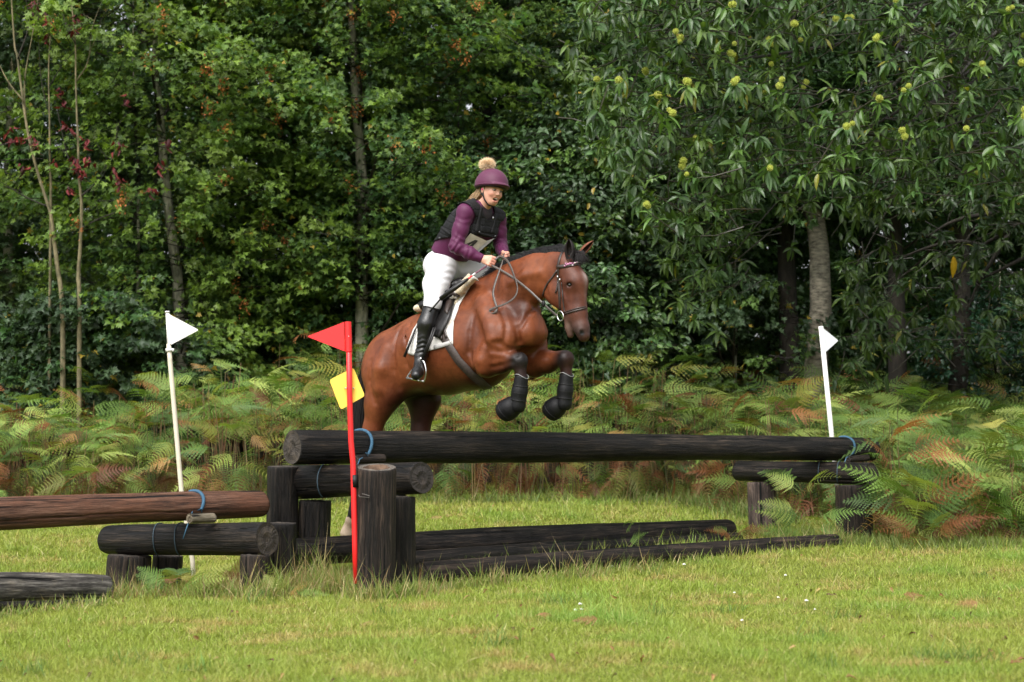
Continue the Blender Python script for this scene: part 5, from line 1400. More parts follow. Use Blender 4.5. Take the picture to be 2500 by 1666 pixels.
    raw_mesh("crown", parts, mats, t)
    if keys:
        fr_i = np.where((cen[:, 1] < axy - .45 * ry) & (cen[:, 2] < g + 8) & (cen[:, 2] > g + 1.6))[0]; idx = rs.choice(fr_i, min(len(fr_i), keys * 2), replace=False); V = []; F = []; cc = []; k = 0
        for i in idx:
            c0 = cen[i] + o1[i] * Ls[i] * .6 + np.array([0, -.12, -.02])
            if c0[1] > axy[i]: c0[1] = axy[i] - abs(c0[1] - axy[i])
            for _ in range(46):
                p = c0 + rs.normal(0, .045, 3) * [1, 1, 1.5] - [0, 0, .06]; d = rs.normal(0, 1, 3) + [0, 0, -.8]; d /= np.linalg.norm(d); s_ = np.cross(d, rs.normal(0, 1, 3)); s_ /= np.linalg.norm(s_)
                q = p + d * .045; V += [p, p + d * .026 + s_ * .012, q, p + d * .026 - s_ * .012]; F.append([k, k + 1, k + 2, k + 3]); k += 4
                cc += [np.array((.40, .150, .045)) * rs.uniform(.6, 1.3)] * 4
        kk = mesh_from("seed_cluster", np.array(V) - base_, F, np.array(cc)); link_mesh("seed_cluster", kk, M_twig, t, False)['kind'] = 'stuff'
    return t, TP

# ---- trees at the edge of the wood, left to right
G = GREENS; grp = "sycamores at the edge of the wood"; YT = (.20, .31, .042)
def tr(label, name, px, Y, crown, cols, n, leaf, seed, **kw):
    if Y < 30: n = int(n * 1.4); leaf *= .62; kw['n_leaf'] = int(kw.get('n_leaf', 22) * 1.55)
    return tree(label, name, px, Y, crown[3] + .3, crown, [kw.pop('mat', M_leaf)], cols, n, leaf, seed=seed, **kw)
# darker wood behind: larger leaves, own trees
back = [(-150, 31), (330, 32), (760, 31.5), (1180, 32), (1560, 31), (1900, 32.5), (2280, 31.5), (2640, 31), (-60, 37), (520, 37.5), (1040, 38), (1560, 37), (2050, 38), (2520, 37), (-560, 27.5), (-900, 30), (3060, 27.5), (3450, 30)]
BK = ["beyond the left edge of the picture, behind the bare saplings", "seen in the gaps behind the white flag at the left", "seen above the red flag, behind the layered sycamore",
      "seen in the gaps behind the rider's helmet", "seen in the gaps right of the horse's ears", "behind the pale birch and its dark neighbour", "between the two brown birch trunks at the right", "beyond the bare broken branches at the right edge",
      "deepest in the wood behind the leftmost bare sapling", "deepest in the wood between the white flag and red flag", "deepest in the wood left of the rider's back", "deepest in the wood over the horse's muzzle", "deepest in the wood behind the leaning white flag", "deepest in the wood behind the holly bush",
      "at the wood's edge past the left end of the bracken", "farther out past the left end of the bracken", "at the wood's edge beyond the chestnut", "farther out beyond the chestnut"]
for i, (px, Y) in enumerate(back):
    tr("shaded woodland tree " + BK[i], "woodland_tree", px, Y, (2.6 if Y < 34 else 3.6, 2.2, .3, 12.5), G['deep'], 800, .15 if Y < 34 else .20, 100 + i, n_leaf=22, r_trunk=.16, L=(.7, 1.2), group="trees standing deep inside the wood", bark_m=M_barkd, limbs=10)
tr("dull green sycamore at the left end of the tree line", "sycamore_tree", 20, 26.5, (2.0, 1.6, .7, 9.0), G['olive'] + G['maple'][2:3] + G['blue'], 620, .145, 1, group=grp, n_leaf=24, r_trunk=.09)
tr("low blue-green sycamore bush in front of the bare saplings, left of the white flag", "sycamore_sapling", 200, 23.6, (2.0, .8, .35, 2.3), G['blue'] + G['deep'][:1], 230, .15, 2, cat="sapling", n_leaf=24, r_trunk=.05, L=(.4, .8))
tr("leafy sycamore with a slim grey trunk and rusty seeds, between the flags", "sycamore_tree", 444, 24.6, (2.3, 1.9, 1.0, 9.3), G['maple'], 720, .135, 3, group=grp, trunk=[(444, 908), (433, 673), (415, 542), (401, 415), (390, 271), (379, 173)], r_trunk=.085, tipcol=YT, keys=9)
tr("bright green sycamore with layered branches directly above the red flag", "sycamore_tree", 700, 25.4, (1.9, 1.5, .9, 8.8), G['maple'], 640, .14, 4, group=grp, tipcol=YT, keys=9, r_trunk=.07, n_leaf=24, bark_m=M_barkd)
tr("sycamore with a straight grey trunk rising left of the rider's helmet", "sycamore_tree", 878, 25.0, (2.2, 1.8, 2.2, 9.6), G['maple'][:3] + G['deep'], 620, .135, 5, group=grp, trunk=[(884, 900), (883, 563), (887, 470), (869, 253), (861, 100)], r_trunk=.10, tipcol=YT, keys=5)
tr("dark low sycamore bush behind the horse's quarters", "sycamore_bush", 800, 25.6, (2.2, 1.2, .3, 4.2), G['deep'] + G['maple'][2:3], 330, .135, 6, cat="bush", r_trunk=.05, L=(.4, .8))
tr("sycamore with yellowing branch tips above the rider", "sycamore_tree", 1165, 26.4, (2.4, 1.7, 2.0, 9.6), G['maple'] + G['blue'], 720, .14, 7, group=grp, tipcol=YT, keys=7, r_trunk=.09, bark_m=M_barkd)
tr("dark hornbeam thicket behind the rider and the horse's neck", "hornbeam_tree", 1120, 25.6, (2.4, 1.3, .3, 4.6), G['deep'] + G['blue'][:1], 400, .13, 8, T=T_ovate, r_trunk=.07, mat=M_leafg, bark_m=M_barkd, n_leaf=28)
tr("glossy cherry tree with big oval leaves behind the horse's head", "cherry_tree", 1480, 25.0, (1.7, 1.3, .9, 5.2), G['blue'] + G['deep'][1:2] + G['maple'][:1], 360, .17, 9, T=T_ovate, r_trunk=.075, mat=M_leafg, bark_m=M_barkd, n_leaf=24)
tr("dense green sycamore over the horse's head", "sycamore_tree", 1420, 27.0, (2.3, 1.6, 2.6, 9.4), G['deep'] + G['maple'][:1] + G['blue'], 560, .14, 10, group=grp, r_trunk=.1, bark_m=M_barkd)
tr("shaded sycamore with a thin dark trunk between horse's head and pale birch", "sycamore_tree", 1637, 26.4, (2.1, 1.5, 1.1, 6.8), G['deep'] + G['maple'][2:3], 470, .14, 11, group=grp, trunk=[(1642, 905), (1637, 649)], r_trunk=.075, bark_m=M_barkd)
tr("young bush with pale green leaves left of the birch", "sycamore_bush", 1790, 25.0, (1.3, 1.0, .3, 2.6), G['blue'] + G['maple'][:1], 150, .14, 12, cat="bush", r_trunk=.04, L=(.35, .7))
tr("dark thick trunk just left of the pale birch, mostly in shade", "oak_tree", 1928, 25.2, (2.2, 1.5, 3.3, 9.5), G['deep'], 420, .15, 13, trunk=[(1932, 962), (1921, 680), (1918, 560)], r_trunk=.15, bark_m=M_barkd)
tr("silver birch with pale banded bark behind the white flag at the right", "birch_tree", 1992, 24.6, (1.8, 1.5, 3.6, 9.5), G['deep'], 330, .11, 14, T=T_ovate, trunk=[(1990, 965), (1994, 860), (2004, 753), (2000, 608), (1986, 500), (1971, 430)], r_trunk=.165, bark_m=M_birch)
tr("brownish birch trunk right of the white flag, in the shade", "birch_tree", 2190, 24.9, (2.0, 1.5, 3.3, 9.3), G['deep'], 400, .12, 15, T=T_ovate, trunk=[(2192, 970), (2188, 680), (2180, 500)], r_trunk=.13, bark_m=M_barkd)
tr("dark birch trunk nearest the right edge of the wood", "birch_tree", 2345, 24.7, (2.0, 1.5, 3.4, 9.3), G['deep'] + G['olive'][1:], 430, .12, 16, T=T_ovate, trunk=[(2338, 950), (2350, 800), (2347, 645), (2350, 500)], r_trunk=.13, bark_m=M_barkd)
tr("low dark holly bush beyond the bracken at the right edge", "holly_bush", 2440, 24.8, (1.5, 1.1, .3, 2.4), [(.012, .045, .020), (.018, .06, .024)], 170, .13, 17, cat="bush", T=T_ovate, mat=M_leafg, r_trunk=.04, L=(.35, .7))
tr("shaded low bush between the two brown birch trunks", "sycamore_bush", 2090, 26.6, (1.8, 1.0, .3, 3.6), G['deep'], 190, .13, 18, cat="bush", r_trunk=.04, L=(.35, .7))

tr("thin bare-stemmed sycamore sapling between the bare saplings and the white flag", "sycamore_sapling", 338, 24.7, (.8, .6, 2.6, 5.5), G['blue'], 60, .14, 19, cat="sapling", trunk=[(340, 880), (338, 720), (337, 420), (330, 300)], r_trunk=.038, L=(.3, .6))
# ---- bare saplings with dead red leaves
T_dead = leaf_template([(0, 0), (.1, .12), (.35, .26), (.7, .18), (1, 0)], .9, .9)
M_dead = attr_mat("dead_leaf", .6, .3, transl=.15)
def sapling(label, lines, Y, r, reds, seed):
    rs = np.random.default_rng(seed); b0 = at(*lines[0][0], Y); g = float(ground_z(b0[0], b0[1])); base_ = np.array([b0[0], b0[1], g])
    t = thing("bare_sapling", label, "sapling", base_, "bare saplings with dead red leaves")
    mb = MB(); P = cr([np.array([b0[0] + .03, b0[1], g - .1])] + [at(x, y, Y) for x, y in lines[0]], 5); n = len(P)
    mb.tube(P, [r * (1.1 - .9 * (i / n) ** .7) for i in range(n)], 9); mb.build("trunk", M_pale, t, rel=base_)
    for ln in lines[1:]:
        P2 = cr([at(x, y, Y + rs.uniform(-.05, .05)) for x, y in ln], 4); m_ = len(P2); mb = MB(); mb.tube(P2, [max(.004, r * .35 * (1 - .8 * i / m_)) for i in range(m_)], 6)
        for q in P2[4::5]: limb_tube(mb, q, q + np.array([rs.normal(0, .25), rs.normal(0, .2), rs.uniform(.1, .5)]), .005, .002, rs, 4, 5)
        mb.build("branch", M_pale if rs.random() < .4 else M_barkd, t, rel=base_)
    for (x, y) in reds:
        c = at(x, y, Y - .1); n_ = rs.integers(5, 10); P_ = c + rs.normal(0, .035, (n_, 3)) * [1, 1, 1.3]; d = np.array([0, 0, -1.0]) + rs.normal(0, .35, (n_, 3))
        R = frames(d, rs.normal(0, 1, (n_, 3))); cc = np.array([(.13, .016, .018), (.09, .014, .016), (.19, .03, .025), (.05, .012, .014)])[rs.integers(0, 4, n_)]
        o = raw_mesh("dead_leaves", [scatter_mesh("l", T_dead, P_, R, rs.uniform(.07, .11, n_), cc, None, rel=base_)], M_dead, t)
sapling("leaning pale bare sapling with dead red leaves, leftmost of the three", [
    [(153, 775), (139, 644), (126, 536), (119, 506), (90, 415), (65, 307), (43, 145), (36, 112), (28, 0), (24, -60)],
    [(65, 307), (60, 200), (80, 80), (92, 0)], [(60, 250), (20, 200), (-5, 150)], [(119, 506), (60, 480), (-5, 440)], [(43, 145), (70, 60), (60, -20)]], 22.9, .036,
    [(84, 12), (116, 40), (106, 80), (27, 318), (42, 338), (55, 402), (76, 352)], 51)
sapling("thin straight sapling between the two thicker bare ones, with dead red leaves", [
    [(124, 510), (122, 420), (121, 300), (119, 163), (125, 60), (130, -40)], [(120, 280), (100, 190), (94, 60), (96, -10)], [(121, 210), (160, 150), (220, 90), (265, 20)]], 23.1, .022,
    [(144, 222), (152, 258), (155, 302), (130, 397), (88, 355)], 52)
sapling("upright pale sapling with peeling bark and the most dead red leaves", [
    [(194, 745), (191, 680), (195, 620), (197, 572), (199, 500), (193, 434), (191, 360), (188, 289), (185, 200), (184, 108), (174, 0), (170, -60)],
    [(199, 478), (230, 450), (258, 405), (280, 370), (286, 300)], [(196, 560), (240, 535), (300, 510), (340, 470)], [(186, 200), (215, 150), (225, 70), (250, 0)], [(193, 434), (165, 380), (140, 270)], [(184, 108), (160, 60), (150, -10)]], 22.8, .032,
    [(180, 70), (186, 45), (171, 316), (182, 388), (193, 410), (199, 418), (219, 392), (290, 362), (289, 440), (278, 407), (170, 468), (209, 345), (405, 343), (395, 400), (310, 245), (368, 463)], 53)

# ---- sweet chestnut hanging over from the right
def chestnut():
    rs = np.random.default_rng(77); x, y = 6.9, 21.5; g = float(ground_z(x, y)); base_ = np.array([x, y, g])
    t = thing("sweet_chestnut", "sweet chestnut with long drooping leaves and yellow-green burrs, hanging over at upper right", "tree", base_)
    mb = MB(); mb.tube([base_ + np.array([.05 * math.sin(z), 0, z]) for z in np.linspace(-.2, 9, 12)], [.30 * (1.1 - .085 * z) for z in np.linspace(0, 9, 12)], 14); mb.build("trunk", M_bark, t, rel=base_)
    burrs = [(1835, 105), (1940, 55), (2052, 15), (2310, 35), (2010, 97), (1820, 68), (1635, 92), (1677, 25), (1561, 100), (1530, 158), (1772, 115), (1768, 160), (1690, 195), (1787, 210), (1842, 213), (1750, 222), (1697, 222), (1575, 200), (1660, 222), (2070, 220), (2015, 240), (2250, 160), (2340, 157), (2348, 265), (1535, 265), (1597, 333), (1940, 303), (2067, 312), (2213, 308), (1565, 393), (1575, 412), (1765, 398), (2240, 408), (1487, 485), (1372, 195), (1420, 197), (1483, 180), (1508, 230), (1675, 135), (2345, 95)]
    burrs = [(a * 1.0625, b * 1.0625) for a, b in burrs]
    ros = []   # rosette centre, direction, leaves, bright
    mbt = MB()
    for i, (px, py) in enumerate(burrs):
        c = at(px, py, rs.uniform(16.4, 18.2)); ros.append((c, 1.15))
    # upper mass of drooping rosettes; lower edge runs from top centre down to the right
    def edge(px): return np.interp(px, [1380, 1450, 1560, 1700, 1850, 2000, 2150, 2350, 2520], [120, 330, 520, 570, 500, 480, 500, 440, 470])
    k = 0
    while k < 1700:
        px = rs.uniform(1400, 2700); py = rs.uniform(-260, 600)
        if py > edge(px) + rs.normal(0, 25): continue
        if 1940 < px < 2120 and 120 < py < 250 and rs.random() < .8: continue
        c = at(px, py, rs.uniform(16.8, 20.5)); ros.append((c, rs.uniform(.6, 1.05))); k += 1
    for _ in range(46):   # a lower spray hanging left of the birch
        ros.append((at(rs.normal(1700, 70), rs.normal(640, 60), rs.uniform(19, 21)), .9))
    for _ in range(30): ros.append((at(rs.normal(2120, 60), rs.normal(790, 80), rs.uniform(20, 22)), .7))
    for _ in range(170): ros.append((at(rs.uniform(2040, 2560), rs.uniform(430, 860), rs.uniform(20.5, 24)), rs.uniform(.45, .75)))  # low right-hand sprays: shade put in as dimmed leaf colour
    pos, D, U, S_, CC = [], [], [], [], []
    for c, br in ros:
        nl = rs.integers(6, 11); a0 = rs.uniform(0, 6.28); ax = np.array([rs.normal(-.4, .5), rs.normal(-.5, .4), rs.normal(-.1, .3)]); ax /= np.linalg.norm(ax)
        u, w = perp(ax); colr = np.array(G['chest'][rs.integers(0, 3)]) * br
        for j in range(nl):
            a = a0 + j * 2.4; rad_ = math.cos(a) * u + math.sin(a) * w; d = rad_ * .8 + ax * rs.uniform(.2, .9) + np.array([0, 0, -.35]) + rs.normal(0, .12, 3)
            pos.append(c - ax * rs.uniform(0, .16)); D.append(d); U.append(np.array([0, 0, 1.0]) + ax * .5 + rs.normal(0, .25, 3)); S_.append(rs.uniform(.125, .20)); q = colr * rs.uniform(.75, 1.3)
            if rs.random() < .012: q = np.array([.22, .22, .03])
            CC.append(q)
        if rs.random() < .75:
            e = c - ax * .45 + np.array([.12, .1, .08]); mbt.tube([c, (c + e) / 2 + rs.normal(0, .02, 3), e], [.004, .006, .008], 4, cap=False, c=(.05, .045, .03))
    for _ in range(18):  # boughs
        c = ros[rs.integers(0, len(ros))][0]; s0 = base_ + np.array([0, 0, rs.uniform(3.5, 8)]); limb_tube(mbt, s0, c, .035, .007, rs, 6, 9, .04, c=(.035, .03, .022))
    pos = np.array(pos); sc = np.array(S_)
    raw_mesh("crown", [scatter_mesh("c", T_long, pos, frames(np.array(D), np.array(U)), sc, np.array(CC), None, rel=base_), mb_part(mbt, base_)], M_chest, t)
    # burrs: spiny balls, one child each cluster member
    M_burr = attr_mat("chestnut_burr", .7, .3, transl=.1)
    V = []; F = []; cc = []; mb = MB(); mb.sphere((0, 0, 0), .026, 10, 8, col=(.38, .43, .075)); r_ = np.random.default_rng(5)
    V = list(np.concatenate(mb.V)); F = list(mb.F); cc = list(np.concatenate(mb.C))
    for i in range(420):
        d = r_.normal(0, 1, 3); d /= np.linalg.norm(d); s_ = np.cross(d, r_.normal(0, 1, 3)); s_ /= np.linalg.norm(s_); n0 = len(V)
        V += [d * .022 - s_ * .0024, d * .022 + s_ * .0024, d * .038 + r_.normal(0, .002, 3)]; F.append([n0, n0 + 1, n0 + 2]); cc += [(.38, .43, .075), (.38, .43, .075), (.62, .64, .17)]
    me = mesh_from("burr", np.array(V), F, np.array(cc)); me.materials.append(M_burr)
    for i, (c, br) in enumerate(ros[:len(burrs)]):
        for j in range(1 + int(rs.random() < .55) + int(rs.random() < .25)):
            o = bpy.data.objects.new("burr", me); COL.objects.link(o); o.parent = t; off = np.array([rs.normal(0, .035), -.02, rs.normal(0, .035)]) * (j > 0) + np.array([0, -.12, .03])
            o.location = c + off - base_; s_ = rs.uniform(.7, 1.15); o.scale = (s_, s_, s_); o.rotation_euler = tuple(rs.uniform(0, 6, 3))
chestnut()
# single dying yellow leaf hanging near the right edge
tly = thing("yellow_leaf", "single long yellow leaf hanging in the dark wood near the right edge", "leaf", at(2326, 630, 20.5))
raw_mesh("blade", [scatter_mesh("l", T_long, np.array([at(2328, 626, 20.5)]), frames(np.array([[0.02, 0, -1.0]]), np.array([[0, -1.0, 0]])), np.array([.26]), np.array([(.55, .33, .02)]), None, rel=tly.location)], M_dead, tly)
# dead bare branches reaching in at the right
rs = np.random.default_rng(3)
dbt = thing("dead_branch", "dark bare broken branches reaching in from the right edge between the trunks", "branch", at(2500, 545, 23))
mb = MB(); 
for ln in ([(2560, 500), (2470, 560), (2400, 600), (2350, 660), (2290, 700)], [(2470, 560), (2420, 640), (2385, 700), (2360, 760)], [(2540, 610), (2460, 650), (2380, 690)], [(2400, 600), (2330, 590), (2250, 610), (2180, 640)], [(2420, 520), (2330, 540), (2260, 580)]):
    P = cr([at(x, y, 23 + rs.normal(0, .1)) for x, y in ln], 4); mb.tube(P, [.03 * (1 - .8 * i / len(P)) + .004 for i in range(len(P))], 6)
    for q in P[2::3]: limb_tube(mb, q, q + rs.normal(0, .3, 3), .008, .002, rs, 4, 5)
mb.build("limb", M_barkd, dbt, rel=dbt.location)

# ---- bracken
def frond_template(npin, m, seed, arch=.5, stalk=.25):
    rs = np.random.default_rng(seed); V = []; F = []; sh = []
    def ax(t): return np.array([t, 0, .10 * math.sin(t * 2.2) - arch * t * t * .9])
    V += [(0, -.004, -.0), (0, .004, 0)]; sh += [.7, .7]; prev = 0
    for i in range(1, 9):
        t = i / 8; p = ax(t); w = .005 * (1 - t) + .001; V += [(p[0], -w, p[2]), (p[0], w, p[2])]; sh += [.8, .8]; k = len(V) - 2; F.append([prev, prev + 1, k + 1, k]); prev = k
    for i in range(npin):
        t = stalk + (1 - stalk) * (i + .3) / npin; p = ax(t); L = .36 * (1 - ((t - stalk) / (1 - stalk)) ** 1.25) * (.75 + .25 * min(1, (t - stalk) * 9)) + .02
        for sg in (-1, 1):
            d = np.array([.42 + rs.normal(0, .06), sg * 1.0, rs.normal(.02, .09)]); d /= np.linalg.norm(d); s_ = np.array([1, -sg * .3, 0]); wdt = .040 * (1 - .45 * t) + .006; droop = rs.uniform(.25, .6)
            b0 = len(V)
            for j in range(m + 1):
                u = j / m; q = p + d * L * u + np.array([.10 * L * u * u, 0, -droop * L * u * u]); V.append(tuple(q)); sh.append(.95)
            for side in (-1, 1):
                for j in range(m):
                    u = (j + .5) / m; q = p + d * L * u + np.array([.10 * L * u * u, 0, -droop * L * u * u]); ww = wdt * (1 - u) ** .7 * (1 if j else .8)
                    e = q + s_ * side * ww + d * ww * .45 + np.array([0, 0, -ww * .2]); V.append(tuple(e)); sh.append(1.1)
                    F.append([b0 + j, b0 + j + 1, len(V) - 1])
    return Template(V, F, sh)
FR_hi = [frond_template(13, 8, 60 + i, a) for i, a in enumerate((.25, .5, .75, .95))]
FR_lo = [frond_template(11, 5, 70 + i, a) for i, a in enumerate((.25, .5, .8))]
M_fern = attr_mat("bracken_frond", .55, .35, transl=.28)
FG = [(.15, .25, .048), (.12, .21, .042), (.22, .315, .065), (.29, .36, .085), (.075, .14, .032)]
FBR = [(.25, .090, .034), (.34, .14, .055), (.16, .058, .026), (.34, .20, .065)]
FY = [(.26, .25, .05), (.22, .23, .045)]
def fern_cols(rs, n, pb=.17, py=.12, dk=1.0):
    r = rs.random(n); c = np.array(FG)[rs.integers(0, len(FG), n)]; b_ = r < pb; c[b_] = np.array(FBR)[rs.integers(0, 4, b_.sum())]; y_ = (r > pb) & (r < pb + py); c[y_] = np.array(FY)[rs.integers(0, 2, y_.sum())]
    return c * rs.uniform(.75, 1.25, (n, 1)) * dk
def bracken():
    rs = np.random.default_rng(21); n = 10800
    px = rs.uniform(-420, 2900, n); Y = 14.8 + 12.7 * rs.random(n)
    fe = np.interp(px, [-100, 600, 900, 1700, 1800, 1900, 2130, 2185, 2600], [18.9, 19.3, 20.3, 20.0, 18.3, 17.2, 16.8, 15.2, 15.0]) + .25 * np.sin(px * .02) + .15 * np.sin(px * .053)
    keep = (Y > fe) & (rs.random(n) < .56 + .36 * (Y < fe + 1.2) + .14 * (Y > 25)); px, Y, fe = px[keep], Y[keep], fe[keep]; n = len(px)
    kx = (px - 1250) / FPX; x = kx * Y; g = ground_z(x, Y)
    hgt = np.interp(px, [0, 300, 700, 1000, 1500, 2000, 2500], [1.15, 1.2, 1.75, 1.6, 1.5, 1.25, 1.2]) * rs.uniform(.55, 1.12, n) * np.clip(.45 + (Y - fe) * .8, 0, 1)
    hgt *= 1 + .15 * np.sin(px * .011 + Y); hgt *= np.where((px > 2130) & (Y < 18), 1.0, 1)
    pos = np.stack([x, Y, g + hgt * rs.uniform(.6, .85, n)], -1); a = rs.uniform(0, 2 * np.pi, n); fr = rs.random(n) < .62; a[fr] = rs.normal(-np.pi / 2, .9, fr.sum())
    el = rs.normal(.28, .28, n); d = np.stack([np.cos(a), np.sin(a), el], -1); up = np.array([0, -.55, 1.0]) + rs.normal(0, .25, (n, 3))
    R = frames(d, up); sc = rs.uniform(.36, .70, n); front = Y < fe + .8; sc[front] *= .85
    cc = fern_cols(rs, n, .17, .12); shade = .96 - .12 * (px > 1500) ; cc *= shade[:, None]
    rr_ = (px > 1950) & (cc[:, 0] > cc[:, 1]) & (rs.random(n) < .55); cc[rr_] = np.array(FG)[rs.integers(0, 3, rr_.sum())] * .85
    low = hgt < .45; cc[low & (rs.random(n) < .35)] = (.16, .07, .035)
    parts = []; hi = Y < 21.0
    for sel, TT in ((hi, FR_hi), (~hi, FR_lo)):
        idx = np.where(sel)[0]
        for k, T in enumerate(TT):
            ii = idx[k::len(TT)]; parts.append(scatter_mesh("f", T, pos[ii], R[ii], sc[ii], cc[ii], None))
    # stems and dead fronds at the foot of the bank
    m_ = 2600; i2 = rs.integers(0, n, m_); mb = MB(); Vs = []; Fs = []; Cs = []; k = 0
    for i in i2:
        b0 = np.array([x[i] + rs.normal(0, .05), Y[i] + rs.normal(0, .05), g[i] - .02]); t0 = b0 + np.array([rs.normal(0, .10), rs.normal(0, .08), hgt[i] * .8]); s_ = np.array([.005, 0, 0])
        Vs += [b0 - s_, b0 + s_, t0 + s_ * .6, t0 - s_ * .6]; Fs.append([k, k + 1, k + 2, k + 3]); k += 4; Cs += [np.array([(.17, .085, .04), (.10, .11, .04), (.22, .15, .07)][rs.integers(0, 3)]) * rs.uniform(.6, 1.1)] * 4
    parts.append((np.array(Vs), np.concatenate([np.array(f) for f in Fs]), np.full(len(Fs), 4), np.array(Cs)))
    nd = 1000; ii = np.where(Y < fe + 1.6)[0]; ii = ii[rs.integers(0, len(ii), nd)]; p2 = np.stack([x[ii], Y[ii], g[ii] + rs.uniform(.05, .55, nd)], -1); a = rs.normal(-np.pi / 2, 1.1, nd)
    d = np.stack([np.cos(a), np.sin(a), rs.normal(-.5, .4, nd)], -1); c2 = fern_cols(rs, nd, .55, .10, .62)
    parts.append(scatter_mesh("f", FR_hi[3], p2, frames(d, np.array([0, 0, 1.0]) + rs.normal(0, .4, (nd, 3))), rs.uniform(.3, .55, nd), c2, None))
    o = raw_mesh("bracken", parts, M_fern); o['kind'] = 'stuff'
    print("bracken fronds", n, "verts", len(o.data.vertices))
bracken()
def fern(label, px, Y, n, size, seed, brown=.1, spread=1.0, h=.15, dirn=None):
    rs = np.random.default_rng(seed); x, y = gxy(px, Y); g = float(ground_z(x, y)); base_ = np.array([x, y, g]); t = None
    a = np.where(rs.random(n) < .7, rs.normal(-1.57, 1.1, n), rs.uniform(0, 6.28, n)) if dirn is None else rs.normal(dirn, .7, n); d = np.stack([np.cos(a), np.sin(a), rs.uniform(.15, 1.0, n)], -1)
    pos = base_ + np.stack([np.cos(a) * .04, np.sin(a) * .04, rs.uniform(0, h, n)], -1); cc = fern_cols(rs, n, brown, .08, .9); parts = []
    for k in range(4):
        ii = np.arange(n)[k::4]
        if len(ii): parts.append(scatter_mesh("f", FR_hi[k], pos[ii], frames(d[ii], np.tile([0, -.9, 1.0], (len(ii), 1)) + rs.normal(0, .2, (len(ii), 3))), size * rs.uniform(.7, 1.1, len(ii)), cc[ii], None, rel=base_))
    o = raw_mesh("fern", parts, M_fern); o.location = base_; props(o, label, "fern"); return o
fern("large fern in front of the far end of the long rail, arching over its crossbeam", 1962, 15.0, 13, .50, 201, 0, h=.45)
fern("small fern at the foot of the far brown post", 1790, 14.9, 8, .26, 202, h=.08)
fern("tall fern clump right of the far post, hiding the end of the rail", 2225, 14.9, 18, .68, 203, .15, h=.75)
fern("upright fern leaning over the far end of the long rail", 2172, 15.2, 16, .6, 211, .12, h=.95)
fern("fern with rust-coloured fronds low on the right of the far post", 2260, 14.7, 9, .5, 204, .6, h=.15)
fern("fern reaching up behind the far end of the rail", 2165, 16.3, 14, .8, 205, .1, h=.6)
fern("green fern under the short black beam, between its posts", 440, 11.0, 12, .36, 206, h=.08)
fern("small fern at the foot of the right-hand post of the low jump", 700, 10.9, 9, .26, 207, h=.05)
fern("dying rusty fern beside the foot of the tall white pole", 545, 11.5, 10, .3, 208, .9, h=.05)
fern("bushy fern at the right edge of the picture in front of the bracken", 2420, 15.4, 18, .8, 209, .2, h=.3)
fern("little fern growing out of the thick ground log", 1520, 13.6, 4, .2, 210, 0, h=.25)

# ---- grass
def blade_template(bend):
    return Template([(-.5, 0, 0), (.5, 0, 0), (-.38, bend * .25, .5), (.38, bend * .25, .5), (0, bend, 1.0)], [[0, 1, 3, 2], [2, 3, 4]], [.75, .75, 1, 1, 1.15])
BL = [blade_template(b) for b in (.15, .45, .9)]
M_grass = attr_mat("grass_blade", .5, .35, transl=.3)
def blades(rs, x, y, hgt, wid, cols, lean=.35):
    n = len(x); a = rs.uniform(0, 6.28, n); ca, sa = np.cos(a), np.sin(a); R = np.zeros((n, 3, 3)); tx, ty = rs.normal(0, lean, n), rs.normal(0, lean, n)
    z = np.stack([tx, ty, np.ones(n)], -1); z /= np.linalg.norm(z, axis=1, keepdims=True); xx = np.stack([ca, sa, 0 * a], -1); xx -= z * (xx * z).sum(1)[:, None]; xx /= np.linalg.norm(xx, axis=1, keepdims=True)
    R = np.stack([xx, np.cross(z, xx), z], -1); pos = np.stack([x, y, ground_z(x, y) - .004], -1); sc = np.stack([wid, hgt, hgt], -1); parts = []
    for k in range(3): s_ = slice(k, None, 3); parts.append(scatter_mesh("g", BL[k], pos[s_], R[s_], sc[s_], cols[s_], None))
    return parts
def vnoise(x, y, f, seed):
    r_ = np.random.default_rng(seed); o = 0
    for i in range(6):
        k = r_.normal(0, f, 2); o = o + np.sin(x * k[0] + y * k[1] + r_.uniform(0, 6.28) + 1.5 * np.sin(y * k[0] * .7 - x * k[1] * .6))
    return o / 3.0
